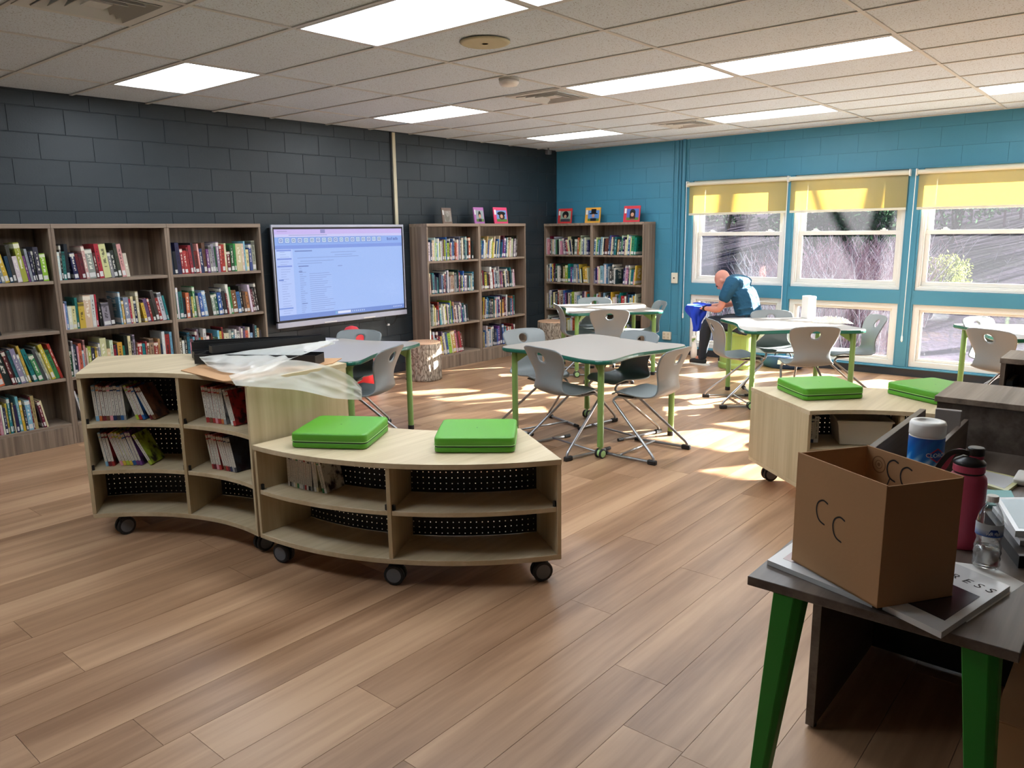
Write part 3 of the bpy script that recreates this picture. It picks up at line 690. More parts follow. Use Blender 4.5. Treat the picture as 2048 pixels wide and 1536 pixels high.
# picture books standing face out on the case tops
def cover_book(x, y, yawd, wd, h, bgc, edge, kind, label):
    t = thing('picture_book', label, 'book', (x, y, 1.746), math.radians(yawd), 'books displayed on the bookcase tops')
    lean = Matrix.Rotation(math.radians(-8), 4, 'X')
    def mk(name, polys, z, par=None):
        b = MB(); mats = []
        for col, poly in polys:
            b.prism([(px, -pz) for px, pz in poly][::1], -z-.0006, -z, len(mats)); mats.append(col)
        b.v = [tuple(lean@Vector((p[0], p[2], -p[1]))) for p in b.v]
        return b.build(name, mats, par or t, world=False)
    c = MB().box(-wd/2,wd/2,0,.014,.0,h); c.v = [tuple(lean@Vector(p)) for p in c.v]
    c.build('cover', plain('cover_'+kind, edge, .35), t, world=False)
    ell = lambda cx, cz, rx, rz, n=18: [(cx+rx*math.cos(2*PI*k/n), cz+rz*math.sin(2*PI*k/n)) for k in range(n)]
    rect = lambda a,b,c_,d: [(a,c_),(b,c_),(b,d),(a,d)]
    P = lambda n, c: plain(n, c, .4)
    W = wd/2
    z = .0006
    pic = mk('illustration', [(P('pic_bg', bgc), rect(-W*.62, W*.88, h*.12, h*.82))], z)
    dark = P('pic_dark', (26,22,24)); skin = P('pic_skin', (206,150,120)); grass = P('pic_grass', (96,128,60))
    if kind != 'grey': mk('ground_print', [(grass, rect(-W*.62, W*.88, h*.12, h*.28))], z+.001)
    if kind == 'bun': L = [(dark, ell(.1*W, h*.55, W*.26, h*.22)), (dark, rect(-W*.2, W*.4, h*.12, h*.3))]
    elif kind == 'hatside': L = [(dark, ell(.1*W, h*.62, W*.6, h*.13)), (P('pic_b', (70,44,34)), ell(.15*W, h*.42, W*.42, h*.18))]
    elif kind == 'curly': L = [(dark, ell(.12*W, h*.58, W*.46, h*.24)), (P('pic_g',(60,60,70)), rect(-W*.5, W*.8, h*.12, h*.3))]
    elif kind == 'tallhat': L = [(dark, rect(-W*.2, W*.45, h*.62, h*.9)), (dark, rect(-W*.4, W*.65, h*.57, h*.64)), (P('pic_s',(30,30,40)), rect(-W*.25, W*.5, h*.12, h*.3))]
    elif kind == 'braids': L = [(dark, rect(-W*.22, W*.46, h*.2, h*.62)), (dark, ell(.12*W, h*.6, W*.34, h*.2)), (P('pic_p',(150,90,70)), rect(-W*.12, W*.36, h*.12, h*.4))]
    else: L = [(P('pic_s2',(120,112,100)), ell(0, h*.4, W*.5, h*.26)), (P('pic_s3',(170,160,150)), ell(.1*W, h*.6, W*.3, h*.18))]
    mk('figure_print', L, z+.002)
    if kind != 'grey': mk('face_print', [(skin, ell(.1*W, h*(.46 if kind != 'hatside' else .45), W*.2, h*.12))], z+.003)
    mk('spine_label', [(M['paper'], rect(-W*.9, -W*.66, h*.55, h*.85))], z+.001)
cover_book(6.86,6.78,0,.16,.19,(150,140,130),(118,96,84),'grey','small brown picture book, leftmost on the case beside the screen')
cover_book(7.44,6.78,0,.185,.205,(150,160,160),(176,108,168),'bun','mauve picture book with dark bun portrait, middle one beside the screen')
cover_book(7.86,6.78,0,.27,.21,(120,150,196),(222,72,110),'hatside','pink picture book with wide dark hat portrait near the corner')
cover_book(9.14,6.70,-90,.24,.21,(150,170,150),(206,52,54),'curly','red picture book with curly hair portrait, nearest the room corner')
cover_book(9.14,6.22,-90,.25,.21,(96,140,200),(232,168,66),'tallhat','yellow picture book with a tall black hat portrait')
cover_book(9.14,5.59,-90,.25,.215,(80,110,180),(214,58,70),'braids','red picture book with long braids portrait, rightmost of the row')

# ================================================================ CURVED MOBILE SHELVES
def caster(x, y, yaw_, parent, rad=.05, hubm='greyplastic', top=.118):
    c, s = math.cos(yaw_), math.sin(yaw_)
    f = lambda a, b, z: (x+c*a-s*b, y+s*a+c*b, z)
    mb = MB()
    for b in (-.027, .009): mb.cyl(f(0,b,rad+.001), f(0,b+.018,rad+.001), rad, n=20)
    w_ = mb.build('caster', M['rubber'], parent, bevel=.004)
    mb = MB(); mb.cyl(f(0,-.0285,rad+.001), f(0,-.027,rad+.001), rad*.72, n=18); mb.cyl(f(0,.027,rad+.001), f(0,.0285,rad+.001), rad*.72, n=18)
    mb.build('hub', M[hubm], w_)
    mb = MB(); mb.cyl(f(0,-.009,rad+.001), f(0,.009,rad+.001), rad*.45, n=10); mb.cyl(f(.02,0,rad*1.5), f(.02,0,top), .010, n=10)
    mb.tube([f(0,0,rad+.001), f(.012,0,rad*1.5), f(.02,0,rad*1.9)], .008, 8)
    mb.build('fork', M['rubber'], w_)
    return w_
def curved_shelf(label, FL, FM, FR, BL, BM, BR, ztop, levels, group, casters, n=20):
    F = arc3(FL, FM, FR, n); B = arc3(BL, BM, BR, n)
    cx = (FL[0]+FR[0]+BL[0]+BR[0])/4; cyy = (FL[1]+FR[1]+BL[1]+BR[1])/4
    root = thing('curved_bookshelf', label, 'bookshelf', (cx, cyy, 0), 0, group)
    P = lambda t_, d: (F(t_)[0]+(B(t_)[0]-F(t_)[0])*d, F(t_)[1]+(B(t_)[1]-F(t_)[1])*d)
    def slab(t0, t1, d0, d1, z0, z1, name, mat, nn=n, bev=.0012, uv=False):
        ts = [t0+(t1-t0)*k/nn for k in range(nn+1)]
        poly = [P(a, d0) for a in ts]+[P(a, d1) for a in ts[::-1]]
        ar = sum(poly[i][0]*poly[(i+1)%len(poly)][1]-poly[(i+1)%len(poly)][0]*poly[i][1] for i in range(len(poly)))
        if ar < 0: poly = poly[::-1]
        mb = MB(); mb.prism(poly, z0, z1)
        # replace ngon caps by quads for clean shading
        mb2 = MB(); K = nn+1
        vs_ = [(*P(a, d), z) for z in (z0, z1) for d in (d0, d1) for a in ts]
        I = lambda zi, di, k: (zi*2+di)*K+k
        fs = []
        for k in range(nn):
            fs += [(I(1,0,k),I(1,0,k+1),I(1,1,k+1),I(1,1,k)), (I(0,0,k+1),I(0,0,k),I(0,1,k),I(0,1,k+1)),
                   (I(0,0,k),I(0,0,k+1),I(1,0,k+1),I(1,0,k)), (I(0,1,k+1),I(0,1,k),I(1,1,k),I(1,1,k+1))]
        fs += [(I(0,0,0),I(1,0,0),I(1,1,0),I(0,1,0)), (I(0,0,nn),I(0,1,nn),I(1,1,nn),I(1,0,nn))]
        mb2.add(vs_, fs)
        return mb2.build(name, M[mat], root, bevel=bev)
    L = math.dist(FL, FR)*1.05; e_ = .02/L; z0 = .12
    slab(0, 1, -.01, 1.0, ztop-.025, ztop, 'top', 'lightwoodh')
    slab(0, 1, 0, .985, z0, z0+.025, 'bottom', 'lightwoodh')
    for a, b in ((0, e_), (.5-e_/2, .5+e_/2), (1-e_, 1)):
        slab(a, b, .0, .99, z0+.0255, ztop-.0255, 'side_panel' if a != .5-e_/2 else 'divider', 'lightwood', nn=1)
    for z in levels:
        for a, b in ((e_*1.05, .5-e_*.55), (.5+e_*.55, 1-e_*1.05)):
            slab(a, b, .01, .485, z-.022, z, 'shelf', 'lightwoodh', nn=n//2); slab(a, b, .515, .98, z-.022, z, 'shelf', 'lightwoodh', nn=n//2)
            for t_ in (a+.004, b-.004):
                q = P(t_, .03); MB().box(q[0]-.006, q[0]+.006, q[1]-.006, q[1]+.006, z+.001, z+.028).build('shelf_clip', M['black'], root)
    mb = MB(); s = 0; K = n
    for k in range(K):
        t0, t1 = e_+(1-2*e_)*k/K, e_+(1-2*e_)*(k+1)/K; a = P(t0,.50); b = P(t1,.50); l = math.dist(a,b)
        mb.uv[len(mb.f)] = [(s,z0+.026),(s+l,z0+.026),(s+l,ztop-.026),(s,ztop-.026)]
        mb.add([(*a,z0+.026),(*b,z0+.026),(*b,ztop-.026),(*a,ztop-.026)], [(0,1,2,3)]); s += l
    mb.build('back_panel', M['perf'], root)
    for (t_, d, ya) in casters:
        q = P(t_, d); caster(q[0], q[1], math.atan2(-q[1],-q[0])-PI/2+ya, root)
    return root, P
tallS, PT = curved_shelf('tall curved maple bookshelf on casters under the black trim pieces', (1.59,4.37), (1.945,3.90), (2.012,3.415), (1.92,4.905), (2.477,4.283), (2.665,3.462), .93, [.39,.65],
    'curved mobile bookshelves', [(.13,.10,.35),(.93,.12,.5),(.1,.85,.2),(.9,.85,.6)])
lowS, PLo = curved_shelf('low curved maple bookshelf carrying two bright green cushions, front centre', (2.015,3.40), (2.212,2.638), (2.755,2.035), (2.617,3.40), (2.739,2.93), (3.078,2.547), .612, [.378],
    'curved mobile bookshelves', [(.07,.09,-.75),(.5,.08,-.35),(.95,.10,.35),(.1,.85,.6),(.9,.85,.6)])
rgtS, PR = curved_shelf('low curved maple bookshelf with two green cushions behind the desk', (4.39,1.48), (4.69,1.05), (4.735,.54), (4.84,2.02), (5.31,1.28), (5.38,.42), .612, [.378],
    'curved mobile bookshelves', [(.06,.84,.5),(.07,.1,.9),(.93,.1,.4),(.93,.85,.2)])

def comics(P, t0, t1, z, segs, desc, d=.12, cols=None, hs=(.19,.20), ts=(.012,.018), style='comic'):
    a = P(t0, d); b = P(t1, d); L = math.dist(a, b); s = 0; idx = 0; prev = None
    for cnt, lean in segs:
        if cnt == 0: s += lean; prev = None; continue
        for k in range(cnt):
            le = math.radians(lean+rnd.uniform(-.6,.6)*(1 if lean else 0)); h = rnd.uniform(*hs); t = rnd.uniform(*ts)
            if prev is not None and le < prev: s += h*(math.tan(prev)-math.tan(le))
            tt = t0+(t1-t0)*s/L; q = P(tt, d); q2 = P(tt+.01, d); ang = math.atan2(q2[1]-q[1], q2[0]-q[0])
            zz = z+.0008+(t*math.sin(le) if le > 0 else 0)
            o = book_mb(t, h, .14).build('graphic_novel', [M['comiccover'], M['pages'], M['comic']])
            for f in (2, 8, 14): o.data.polygons[f].material_index = 2
            o.matrix_world = Matrix.Translation((q[0],q[1],zz)) @ Matrix.Rotation(ang,4,'Z') @ Matrix.Rotation(le,4,'Y')
            cn = cols[idx % len(cols)]; o.color = lin(*COL[cn])
            tag(o, '%s-footed pale comic spine, %s from left, %s' % (cn, ORD[idx], desc), 'book', 'comic books, '+desc)
            s += t/math.cos(le)+.0012; prev = le; idx += 1
comics(PT, .05, .47, .65, [(9,-2),(3,-17),(2,-24)], 'tall curved shelf, upper left bay', cols=['light blue','orange','maroon','brown','pink','navy','charcoal','blue','grey','lime','red','blue','maroon','brown'])
comics(PT, .07, .47, .39, [(3,-8),(7,-17),(1,-27)], 'tall curved shelf, middle left bay', cols=['light blue','maroon','red','pink','yellow','lime','yellow','blue','purple','purple','lime'])
comics(PT, .60, .95, .65, [(7,-6),(2,-16)], 'tall curved shelf, upper right bay', cols=['red','brown','red','pink','red','orange','grey','white','red'], ts=(.016,.022))
comics(PT, .61, .95, .39, [(4,-9),(6,-14)], 'tall curved shelf, middle right bay', cols=['red','maroon','pink','red','brown','red','maroon','navy','grey','charcoal'])
comics(PLo, .05, .47, .378, [(13,0),(2,-4),(2,-12)], 'low front shelf, upper left bay', d=.22, cols=['white','black','grey','white','cream','green','white','white','grey','red'], hs=(.165,.175), ts=(.01,.015))
comics(PR, .06, .25, .378, [(3,0)], 'low shelf behind the desk', d=.2, cols=['grey','navy','white'], hs=(.15,.2), ts=(.02,.03))

RP = []
def cushion(cx, cyy, z, rz, label, W=.385, D=.385, H=.075):
    t = thing('seat_cushion', label, 'cushion', (cx,cyy,z), rz, 'bright green seat cushions')
    def body(z0, z1):
        mb = MB(); n = 10; P = []
        pts = []
        for k in range(40):
            q_, j_ = divmod(k, 10); sx, sy = ((1,1),(-1,1),(-1,-1),(1,-1))[q_]; rr = .028
            if j_ < 6: a = q_*PI/2+j_*PI/10; pts.append((sx*(W/2-rr)+rr*math.cos(a), sy*(D/2-rr)+rr*math.sin(a)))
            else:
                u = (j_-5)/5; nx, ny = ((1,1),(-1,1),(-1,-1),(1,-1))[(q_+1)%4]; a = (q_+1)*PI/2; bl = 1+.012*math.sin(PI*u)
                pts.append((((sx*(W/2-rr))*(1-u)+(nx*(W/2-rr))*u+rr*math.cos(a))*bl, ((sy*(D/2-rr))*(1-u)+(ny*(D/2-rr))*u+rr*math.sin(a))*bl))
        rows = []; RP[:] = [pts]
        for zf, k in ((0,.955),(.05,.98),(.16,.996),(.5,1.0),(.84,.996),(.95,.982),(1,.955),(1.005,.90),(1.03,.6),(1.04,.02)):
            rows.append([(x*k, y*k, z0+(z1-z0)*zf) for x, y in pts])
        mb.add([(0,0,z0)], []); mb.v.pop()
        mb.grid(rows, closed=True); mb.f.append(tuple(range(40))[::-1]); mb.m.append(0)
        return mb
    body(.001, H*.40).build('lower_pad', M['cushion'], t, smooth=True, world=False)
    body(H*.44, H).build('upper_pad', M['cushion'], t, smooth=True, world=False)
    mb = MB(); ring_ = []
    for x, y in [p[:2] for p in RP[0]]: ring_.append((x*.99, y*.99))
    mb.prism(ring_, H*.37, H*.47); mb.build('zip_band', M['zip'], t, world=False)
    mb = MB(); pp = [(x*1.012, y*1.012, H*.49) for x, y in ring_]; mb.tube(pp+[pp[0]], .0022, 5); mb.build('piping', M['piping'], t, world=False)
    MB().box(W*.50, W*.515, -.055, .055, H*.35, H*.7).build('handle', M['greyplastic'], t, world=False, bevel=.002)
    return t
cushion(2.36,3.135,.612,math.radians(-58)+PI/2,'green cushion on the low front shelf, left one beside the tall shelf')
cushion(2.73,2.535,.612,math.radians(-52)+PI/2,'green cushion on the low front shelf, right one at the open end')
cushion(4.893,1.60,.612,math.radians(-43)+PI/2,'green cushion at the left end of the shelf behind the desk')
cushion(5.22,1.01,.612,math.radians(-30)+PI/2,'green cushion partly hidden behind the grey brown cabinet')
# bin in the right hand shelf
t = thing('storage_bin', 'pale tapered storage bin inside the low shelf behind the desk', 'bin', (*PR(.31,.4),.38), 0)
q = PR(.33,.06); q2 = PR(.34,.06); an = math.atan2(q2[1]-q[1], q2[0]-q[0]); R2 = Matrix.Rotation(an,4,'Z')
mb = MB(); P_ = []
for hw, hd, z in ((.13,.10,.001),(.15,.12,.14),(.158,.128,.14),(.158,.128,.152),(.145,.115,.152),(.125,.095,.006)):
    P_.append([tuple(Matrix.Translation((q[0],q[1],.38))@R2@Vector((sx*hw, sy*hd+.135, z+.0))) for sx, sy in ((-1,-1),(1,-1),(1,1),(-1,1))])
mb.grid(P_, closed=True); mb.f.append((0,3,2,1)); mb.m.append(0); mb.f.append((20,21,22,23)); mb.m.append(0)
mb.build('body', plain('bin_beige',(206,198,184),.5), t, bevel=.003)

# ================================================================ SCREEN
t = thing('wall_screen', 'large wall mounted interactive screen showing a web page', 'screen', (5.33, 6.9, 1.2))
sx0, sx1, sz0, sz1 = 4.452, 6.205, .700, 1.738
MB().box(sx0+.012,sx1-.012,6.875,6.955,sz0+.03,sz1-.03).build('housing', M['black'], t, bevel=.004)
mb = MB(); mb.box(sx0,sx1,6.862,6.885,sz1-.026,sz1); mb.box(sx0,sx0+.014,6.862,6.885,sz0+.07,sz1-.026); mb.box(sx1-.014,sx1,6.862,6.885,sz0+.07,sz1-.026); mb.build('frame', M['screenframe'], t, bevel=.002)
MB().box(sx0-.004,sx1+.004,6.858,6.89,sz0-.002,sz0+.052).build('control_bar', M['screenframe'], t, bevel=.003)
mb = MB(); mb.box(sx0+.014,sx1-.014,6.868,6.872,sz0+.052,sz1-.026); mb.build('bezel', M['black'], t)
mb = MB(); mb.box(5.02,5.18,6.852,6.858,sz0+.006,sz0+.016); mb.box(5.55,5.72,6.852,6.858,sz0+.006,sz0+.016); mb.build('pen_tray', M['white'], t)
gx0, gx1, gz0, gz1 = sx0+.03, sx1-.03, sz0+.075, sz1-.045
ts = NT('lit_screen_page'); vc = ts.n('ShaderNodeVertexColor'); vc.layer_name = 'Col'; ts.l(vc.outputs[0], ts.b.inputs['Emission Color']); ts.b.inputs['Emission Strength'].default_value = .72
ts.b.inputs['Base Color'].default_value = (.01,.01,.01,1); ts.set(Roughness=.25)
mb = MB(); GW, GH = gx1-gx0, gz1-gz0; lay = [0]
def R_(u0, v0, u1, v1, col, lift=1):
    y = 6.8675-lift*.0004; c = lin(*col)
    mb.add([(gx0+u0*GW,y,gz1-v0*GH),(gx0+u0*GW,y,gz1-v1*GH),(gx0+u1*GW,y,gz1-v1*GH),(gx0+u1*GW,y,gz1-v0*GH)], [(0,1,2,3)], 0, c)
R_(0,0,1,1,(158,186,242),0)
R_(0,0,1,.055,(196,180,236)); R_(0,.055,1,.085,(198,198,242)); R_(0,.085,1,.175,(140,172,236)); R_(0,.175,1,.215,(126,152,224)); R_(0,.215,.12,.96,(176,196,246))
R_(.33,.005,.365,.045,(140,140,196),2); R_(.02,.02,.09,.026,(150,140,190),2); R_(.10,.062,.38,.068,(150,150,200),2)
for k in range(18):
    u = .025+k*.0445; R_(u,.092,u+.036,.152,(104,132,196),2); R_(u+.003,.096,u+.033,.148,(190,206,240),3)
    R_(u+.010,.108,u+.026,.136,[(90,112,176),(120,170,190),(110,140,150)][k%3],4); R_(u+.014,.114,u+.022,.130,(196,210,242),5)
for k, u in enumerate((.868,.88,.892,.907,.922,.932,.944,.956)): R_(u,.115 if k%3 else .105,u+(.007 if k%2 else .009),.140,(96,118,186),2)
R_(.135,.235,.26,.247,(112,132,190),2)
for v, u0, u1 in ((.262,.40,.60),(.292,.43,.57),(.315,.15,.62),(.352,.17,.42),(.378,.15,.33)): R_(u0,v,u1,v+.005,(128,150,206),2)
R_(.155,.405,.228,.415,(104,122,182),2); R_(.155,.465,.18,.475,(104,122,182),2); R_(.45,.42,.485,.428,(130,150,206),2)
for k in range(22):
    v = .43+k*.0235; R_(.16,v,.16+rnd.uniform(.015,.05),v+.005,(132,152,206),2)
    if k > 2: R_(.23,v-.005,.23+rnd.uniform(.08,.19),v,(134,154,210),2); R_(.23,v+.008,.40,v+.0095,(190,206,248),2)
R_(.165,.825,.205,.833,(104,122,182),2)
for v in (.222,.315,.395): R_(.008,v,.11,v+.016,(126,148,222),2)
for k in range(26): v = .245+k*.027; R_(.03,v,.03+rnd.uniform(.03,.07),v+.004,(140,158,214),2)
R_(.008,.235,.105,.31,(186,206,250),1.5); R_(.012,.545,.045,.56,(110,136,206),2); R_(.0,.86,.10,.875,(120,148,220),2)
R_(0,.945,1,1,(112,140,208),2); R_(.43,.955,.535,.985,(214,222,246),3); R_(.412,.955,.424,.985,(120,180,220),3)
for k in range(7): R_(.545+k*.016,.962,.553+k*.016,.98,(176,198,236),3)
for k in range(6): R_(.90+k*.014,.962,.907+k*.014,.976,(190,206,240),3)
mb.build('display', ts.m, t)
t = thing('hanging_cable', 'thin dark cable with white plug hanging below the screen', 'cable', (6.0,6.93,.6))
MB().tube(smoothpath([(5.95,6.93,.72),(5.93,6.93,.64),(5.97,6.93,.585),(6.06,6.93,.60),(6.11,6.93,.68),(6.12,6.93,.72)],5), .005, 6).build('cord', M['black'], t)
MB().box(5.955,5.985,6.915,6.94,.578,.60).build('plug', M['white'], t, bevel=.003)

# ================================================================ TABLES
def table_outline(S=.545, r=.10, bow=.055, n=14):
    out = []
    corners = [(S,S),(-S,S),(-S,-S),(S,-S)]
    for i, (x, y) in enumerate(corners):
        a0 = math.atan2(y, x)-PI/4; cx_, cy2 = x-math.copysign(r,x), y-math.copysign(r,y)
        for k in range(7): a = a0+k*PI/12; out.append((cx_+r*math.cos(a), cy2+r*math.sin(a)))
        nx, ny = corners[(i+1)%4]; ex, ey = cx_+r*math.cos(a0+PI/2), cy2+r*math.sin(a0+PI/2)
        ncx, ncy = nx-math.copysign(r,nx), ny-math.copysign(r,ny); a1 = math.atan2(ny,nx)-PI/4
        fx, fy = ncx+r*math.cos(a1), ncy+r*math.sin(a1); L = math.hypot(fx-ex, fy-ey); inx, iny = -(fy-ey)/L*-1, (fx-ex)/L*-1
        inx, iny = -(ex+fx)/abs(ex+fx or 1) if abs(ex+fx) > abs(ey+fy) else 0, -(ey+fy)/abs(ey+fy or 1) if abs(ey+fy) >= abs(ex+fx) else 0
        for k in range(1, n):
            u = k/n; b = bow*math.sin(PI*u)**2+.016*math.sin(2*PI*u); out.append((ex+(fx-ex)*u+inx*b, ey+(fy-ey)*u+iny*b))
    return out
def make_table(loc, rz, label, group='wavy classroom tables'):
    t = thing('classroom_table', label, 'table', loc, rz, group)
    ol = table_outline()
    MB().prism([(x*.992,y*.992) for x,y in ol], .7375, .7405).build('tabletop', M['tabletop'], t, world=False)
    mb = MB(); K = len(ol)
    rows = [[(x*k,y*k,z) for x,y in ol] for k, z in ((.95,.708),(.988,.708),(1,.716),(1,.731),(.993,.7385))]
    mb.grid(rows, closed=True); mb.f.append(tuple(range(K))[::-1]); mb.m.append(0); mb.f.append(tuple(range(4*K,5*K))); mb.m.append(0)
    mb.build('edge_band', M['edge'], t, world=False, smooth=False)
    for i, (sx, sy) in enumerate(((1,1),(-1,1),(-1,-1),(1,-1))):
        x, y = sx*.445, sy*.445
        wheel = i % 2 == 0
        lg = MB().cyl((x,y,.085 if wheel else .03), (x,y,.708), .024, n=16).build('leg', M['limemetal'], t, world=False, smooth=False)
        a = math.atan2(sy, sx)
        mb = MB(); R = Matrix.Rotation(a, 3, 'Z')
        mb.add([tuple(R@Vector(p)+Vector((x,y,0))) for p in ((-.02,-.05,.706),(-.14,-.05,.706),(-.14,.05,.706),(-.02,.05,.706),(-.022,-.008,.62),(-.022,.008,.62))], [(0,1,2,3),(0,4,1),(3,2,5),(0,3,5,4),(1,4,5,2)])
        mb.build('leg_bracket', M['limemetal'], lg, world=False)
        if wheel:
            mb = MB()
            for b in (-.028, .012): mb.cyl((x+.0,y+b,.036),(x+.0,y+b+.016,.036), .035, n=18)
            mb.build('caster', M['rubber'], lg, world=False, bevel=.003)
            mb = MB(); mb.cyl((x,y-.030,.036),(x,y-.028,.036),.026,n=16); mb.cyl((x,y+.028,.036),(x,y+.030,.036),.026,n=16); mb.cyl((x,y-.01,.04),(x,y+.01,.04),.028,n=12); mb.cyl((x,y,.05),(x,y,.09),.012,n=8)
            mb.build('caster_hub', plain('pale_green_hub',(168,206,140),.4) if 'hubm' not in M else M['hubm'], lg, world=False)
        else: MB().lathe([(.026,.0),(.026,.03),(.022,.045)], 14, (x,y,0)).build('glide', M['rubber'], lg, world=False)
    return t
M['hubm'] = plain('pale_green_hub',(168,206,140),.4)
tb0 = make_table((5.075,3.43,0), math.radians(-6), 'wavy edged table in the room centre with four grey chairs')
dup(tb0, (3.76,5.06,0), math.radians(19), 'wavy edged table behind the tall curved bookshelf, left of centre')
dup(tb0, (7.73,5.04,0), math.radians(-44), 'wavy edged table in front of the corner bookcase, sunlit')
dup(tb0, (7.36,2.73,0), math.radians(-52), 'wavy edged table carrying the white paper carton near the person')
dup(tb0, (8.00,.77,0), math.radians(-60), 'wavy edged table cut off by the right photo edge')

# ================================================================ CHAIRS
def chair_shell():
    prof = [(.215,.440,.10),(.218,.449,.135),(.205,.4575,.165),(.17,.462,.187),(.12,.459,.198),(.06,.453,.204),(0,.448,.206),(-.06,.445,.206),(-.11,.447,.204),(-.15,.455,.199),
            (-.178,.47,.188),(-.196,.492,.172),(-.205,.52,.160),(-.207,.55,.152),(-.206,.58,.154),(-.208,.61,.163),(-.213,.64,.177),(-.220,.67,.191),(-.230,.70,.202),(-.242,.73,.209),(-.255,.757,.212),(-.267,.78,.211),(-.276,.797,.205),(-.282,.808,.196),(-.285,.816,.178)]
    pp = smoothpath([(a,b,c) for a,b,c in prof], 2)
    K = 28; rows = []; par = []
    for i, p in enumerate(pp):
        x, z, wd = p
        row = []; pr = []
        d = (pp[min(i+1,len(pp)-1)]-pp[max(i-1,0)]); l = math.hypot(d[0], d[1]) or 1; nx, nz = -d[1]/l, d[0]/l   # normal in xz
        if nz > 0 or (abs(nz) < .3): pass
        # inward side: up on the seat, forward (+x) on the back
        sx_, sz_ = (d[1]/l, -d[0]/l)
        back = min(1, max(0, (z-.46)/.08))
        for j in range(K+1):
            v = -1+2*j/K; y = v*wd
            c = .020*(abs(v)**2.5)*(1-back)
            if x > .12: c -= .03*v*v*(x-.12)/.09
            cb = .036*(abs(v)**2)*back; drop = .016*abs(v)**4*max(0, (z-.76)/.054)
            row.append([x+sx_*c+cb, y, z+sz_*c-drop]); pr.append((y, z))
        rows.append(row); par.append(pr)
    # round hole in the back
    hy, hz, ry, rz_ = 0, .738, .041, .037
    verts = []; idx = {}
    for i, r in enumerate(rows):
        for j, p in enumerate(r): idx[i,j] = len(verts); verts.append(p)
    faces = []; dead = set()
    for i in range(len(rows)-1):
        for j in range(K):
            cy2 = sum(par[a][b][0] for a,b in ((i,j),(i+1,j),(i+1,j+1),(i,j+1)))/4; cz = sum(par[a][b][1] for a,b in ((i,j),(i+1,j),(i+1,j+1),(i,j+1)))/4
            if cz > .6 and ((cy2-hy)/ry)**2+((cz-hz)/rz_)**2 < 1.0: dead.add((i,j)); continue
            faces.append((idx[i,j], idx[i+1,j], idx[i+1,j+1], idx[i,j+1]))
    bv = set()
    for (i,j) in dead:
        for a,b in ((i,j),(i+1,j),(i+1,j+1),(i,j+1)):
            around = [(a-1,b-1),(a-1,b),(a,b-1),(a,b)]
            if not all(q in dead for q in around): bv.add((a,b))
    for a,b in bv:
        y, z = par[a][b]; q = math.sqrt(((y-hy)/ry)**2+((z-hz)/rz_)**2) or 1
        ny, nz2 = hy+(y-hy)/q, hz+(z-hz)/q; p = verts[idx[a,b]]; p[0] += -(nz2-z)*.42; p[1] = ny; p[2] += nz2-z
    mb = MB(); mb.add([tuple(p) for p in verts], faces); return mb
def make_chair(loc, rz, label, group='grey cantilever chairs around the tables'):
    t = thing('cantilever_chair', label, 'chair', loc, rz, group)
    s = chair_shell().build('seat_shell', M['chairshell'], t, world=False, smooth=True, solid=.009)
    mb = MB()
    for sg in (-1, 1):
        pts = [(.02,sg*.12,.432),(.165,sg*.14,.432),(.20,sg*.155,.40),(-.205,sg*.25,.055),(-.215,sg*.255,.018),(.08,sg*.25,.014),(.215,sg*.235,.014)]
        mb.tube(roundpath(pts, .045, 5), .0105, 10)
    mb.tube([(.07,-.25,.022),(.07,.25,.022)], .008, 8)
    mb.tube([(.02,-.12,.432),(-.05,0,.43),(.02,.12,.432)], .009, 8)
    f = mb.build('frame', M['steel'], t, world=False, smooth=True)
    for sg in (-1, 1):
        MB().box(-.235,-.165,sg*.255-.016,sg*.255+.016,.001,.034).build('foot_cap', M['rubber'], t, world=False, bevel=.006)
        MB().cyl((.185,sg*.2375,.0145),(.235,sg*.2335,.0145),.0135,n=10).build('end_cap', M['rubber'], t, world=False)
        MB().box(.035,.165,sg*.13-.016,sg*.13+.016,.434,.446).build('seat_mount', M['black'], t, world=False, bevel=.003)
    return t
def cpos(bx_, by_, hd):   # from the point of the back's top edge
    h = math.radians(hd); return (bx_+.285*math.cos(h), by_+.285*math.sin(h), 0)
D = math.radians
ch0 = make_chair((4.64,3.38,0), D(-13.5), 'grey chair at the centre table, left front one with full back showing')
CH = [((4.925,2.85,0), 90, 'grey chair at the centre table, right front one in profile'),
 ((5.326,3.345,0), 167, 'dark looking grey chair on the window side of the centre table'),
 ((5.06,3.97,0), -107, 'grey chair on the far left side of the centre table, sun on its back'),
 (cpos(3.80,4.33,112), 112, 'grey chair tucked into the left table beside its green leg'),
 (cpos(4.31,5.36,205), 205, 'grey chair behind the left table with red showing through its hole'),
 (cpos(3.36,5.60,-64), -64, 'grey chair behind the left table, only its top edge above the black trim'),
 (cpos(6.93,4.48,36), 36, 'grey chair facing the sunlit far table, its whole back toward the camera'),
 (cpos(8.15,5.50,214), 214, 'grey chair behind the sunlit far table, in front of the corner bookcase'),
 (cpos(7.17,5.40,-45), -45, 'grey chair in profile at the left end of the far table'),
 (cpos(8.13,4.50,138), 138, 'grey chair at the right end of the far table against the blue wall'),
 ((6.93,3.05,0), -46, 'grey chair in profile left of the carton table, before the crouching person'),
 (cpos(6.66,2.22,36), 36, 'grey chair before the carton table, back to camera above a green cushion'),
 (cpos(7.88,2.03,128), 128, 'greenish lit grey chair right of the carton table by the window'),
 (cpos(7.80,3.09,217), 217, 'grey chair behind the carton table with sunlit seat'),
 (cpos(7.24,1.07,-26), -26, 'grey chair before the right edge table, back to camera'),
 (cpos(8.20,1.33,245), 245, 'sunlit grey chair behind the table at the right photo edge')]
for loc, hd, lab in CH: dup(ch0, loc, D(hd), lab)

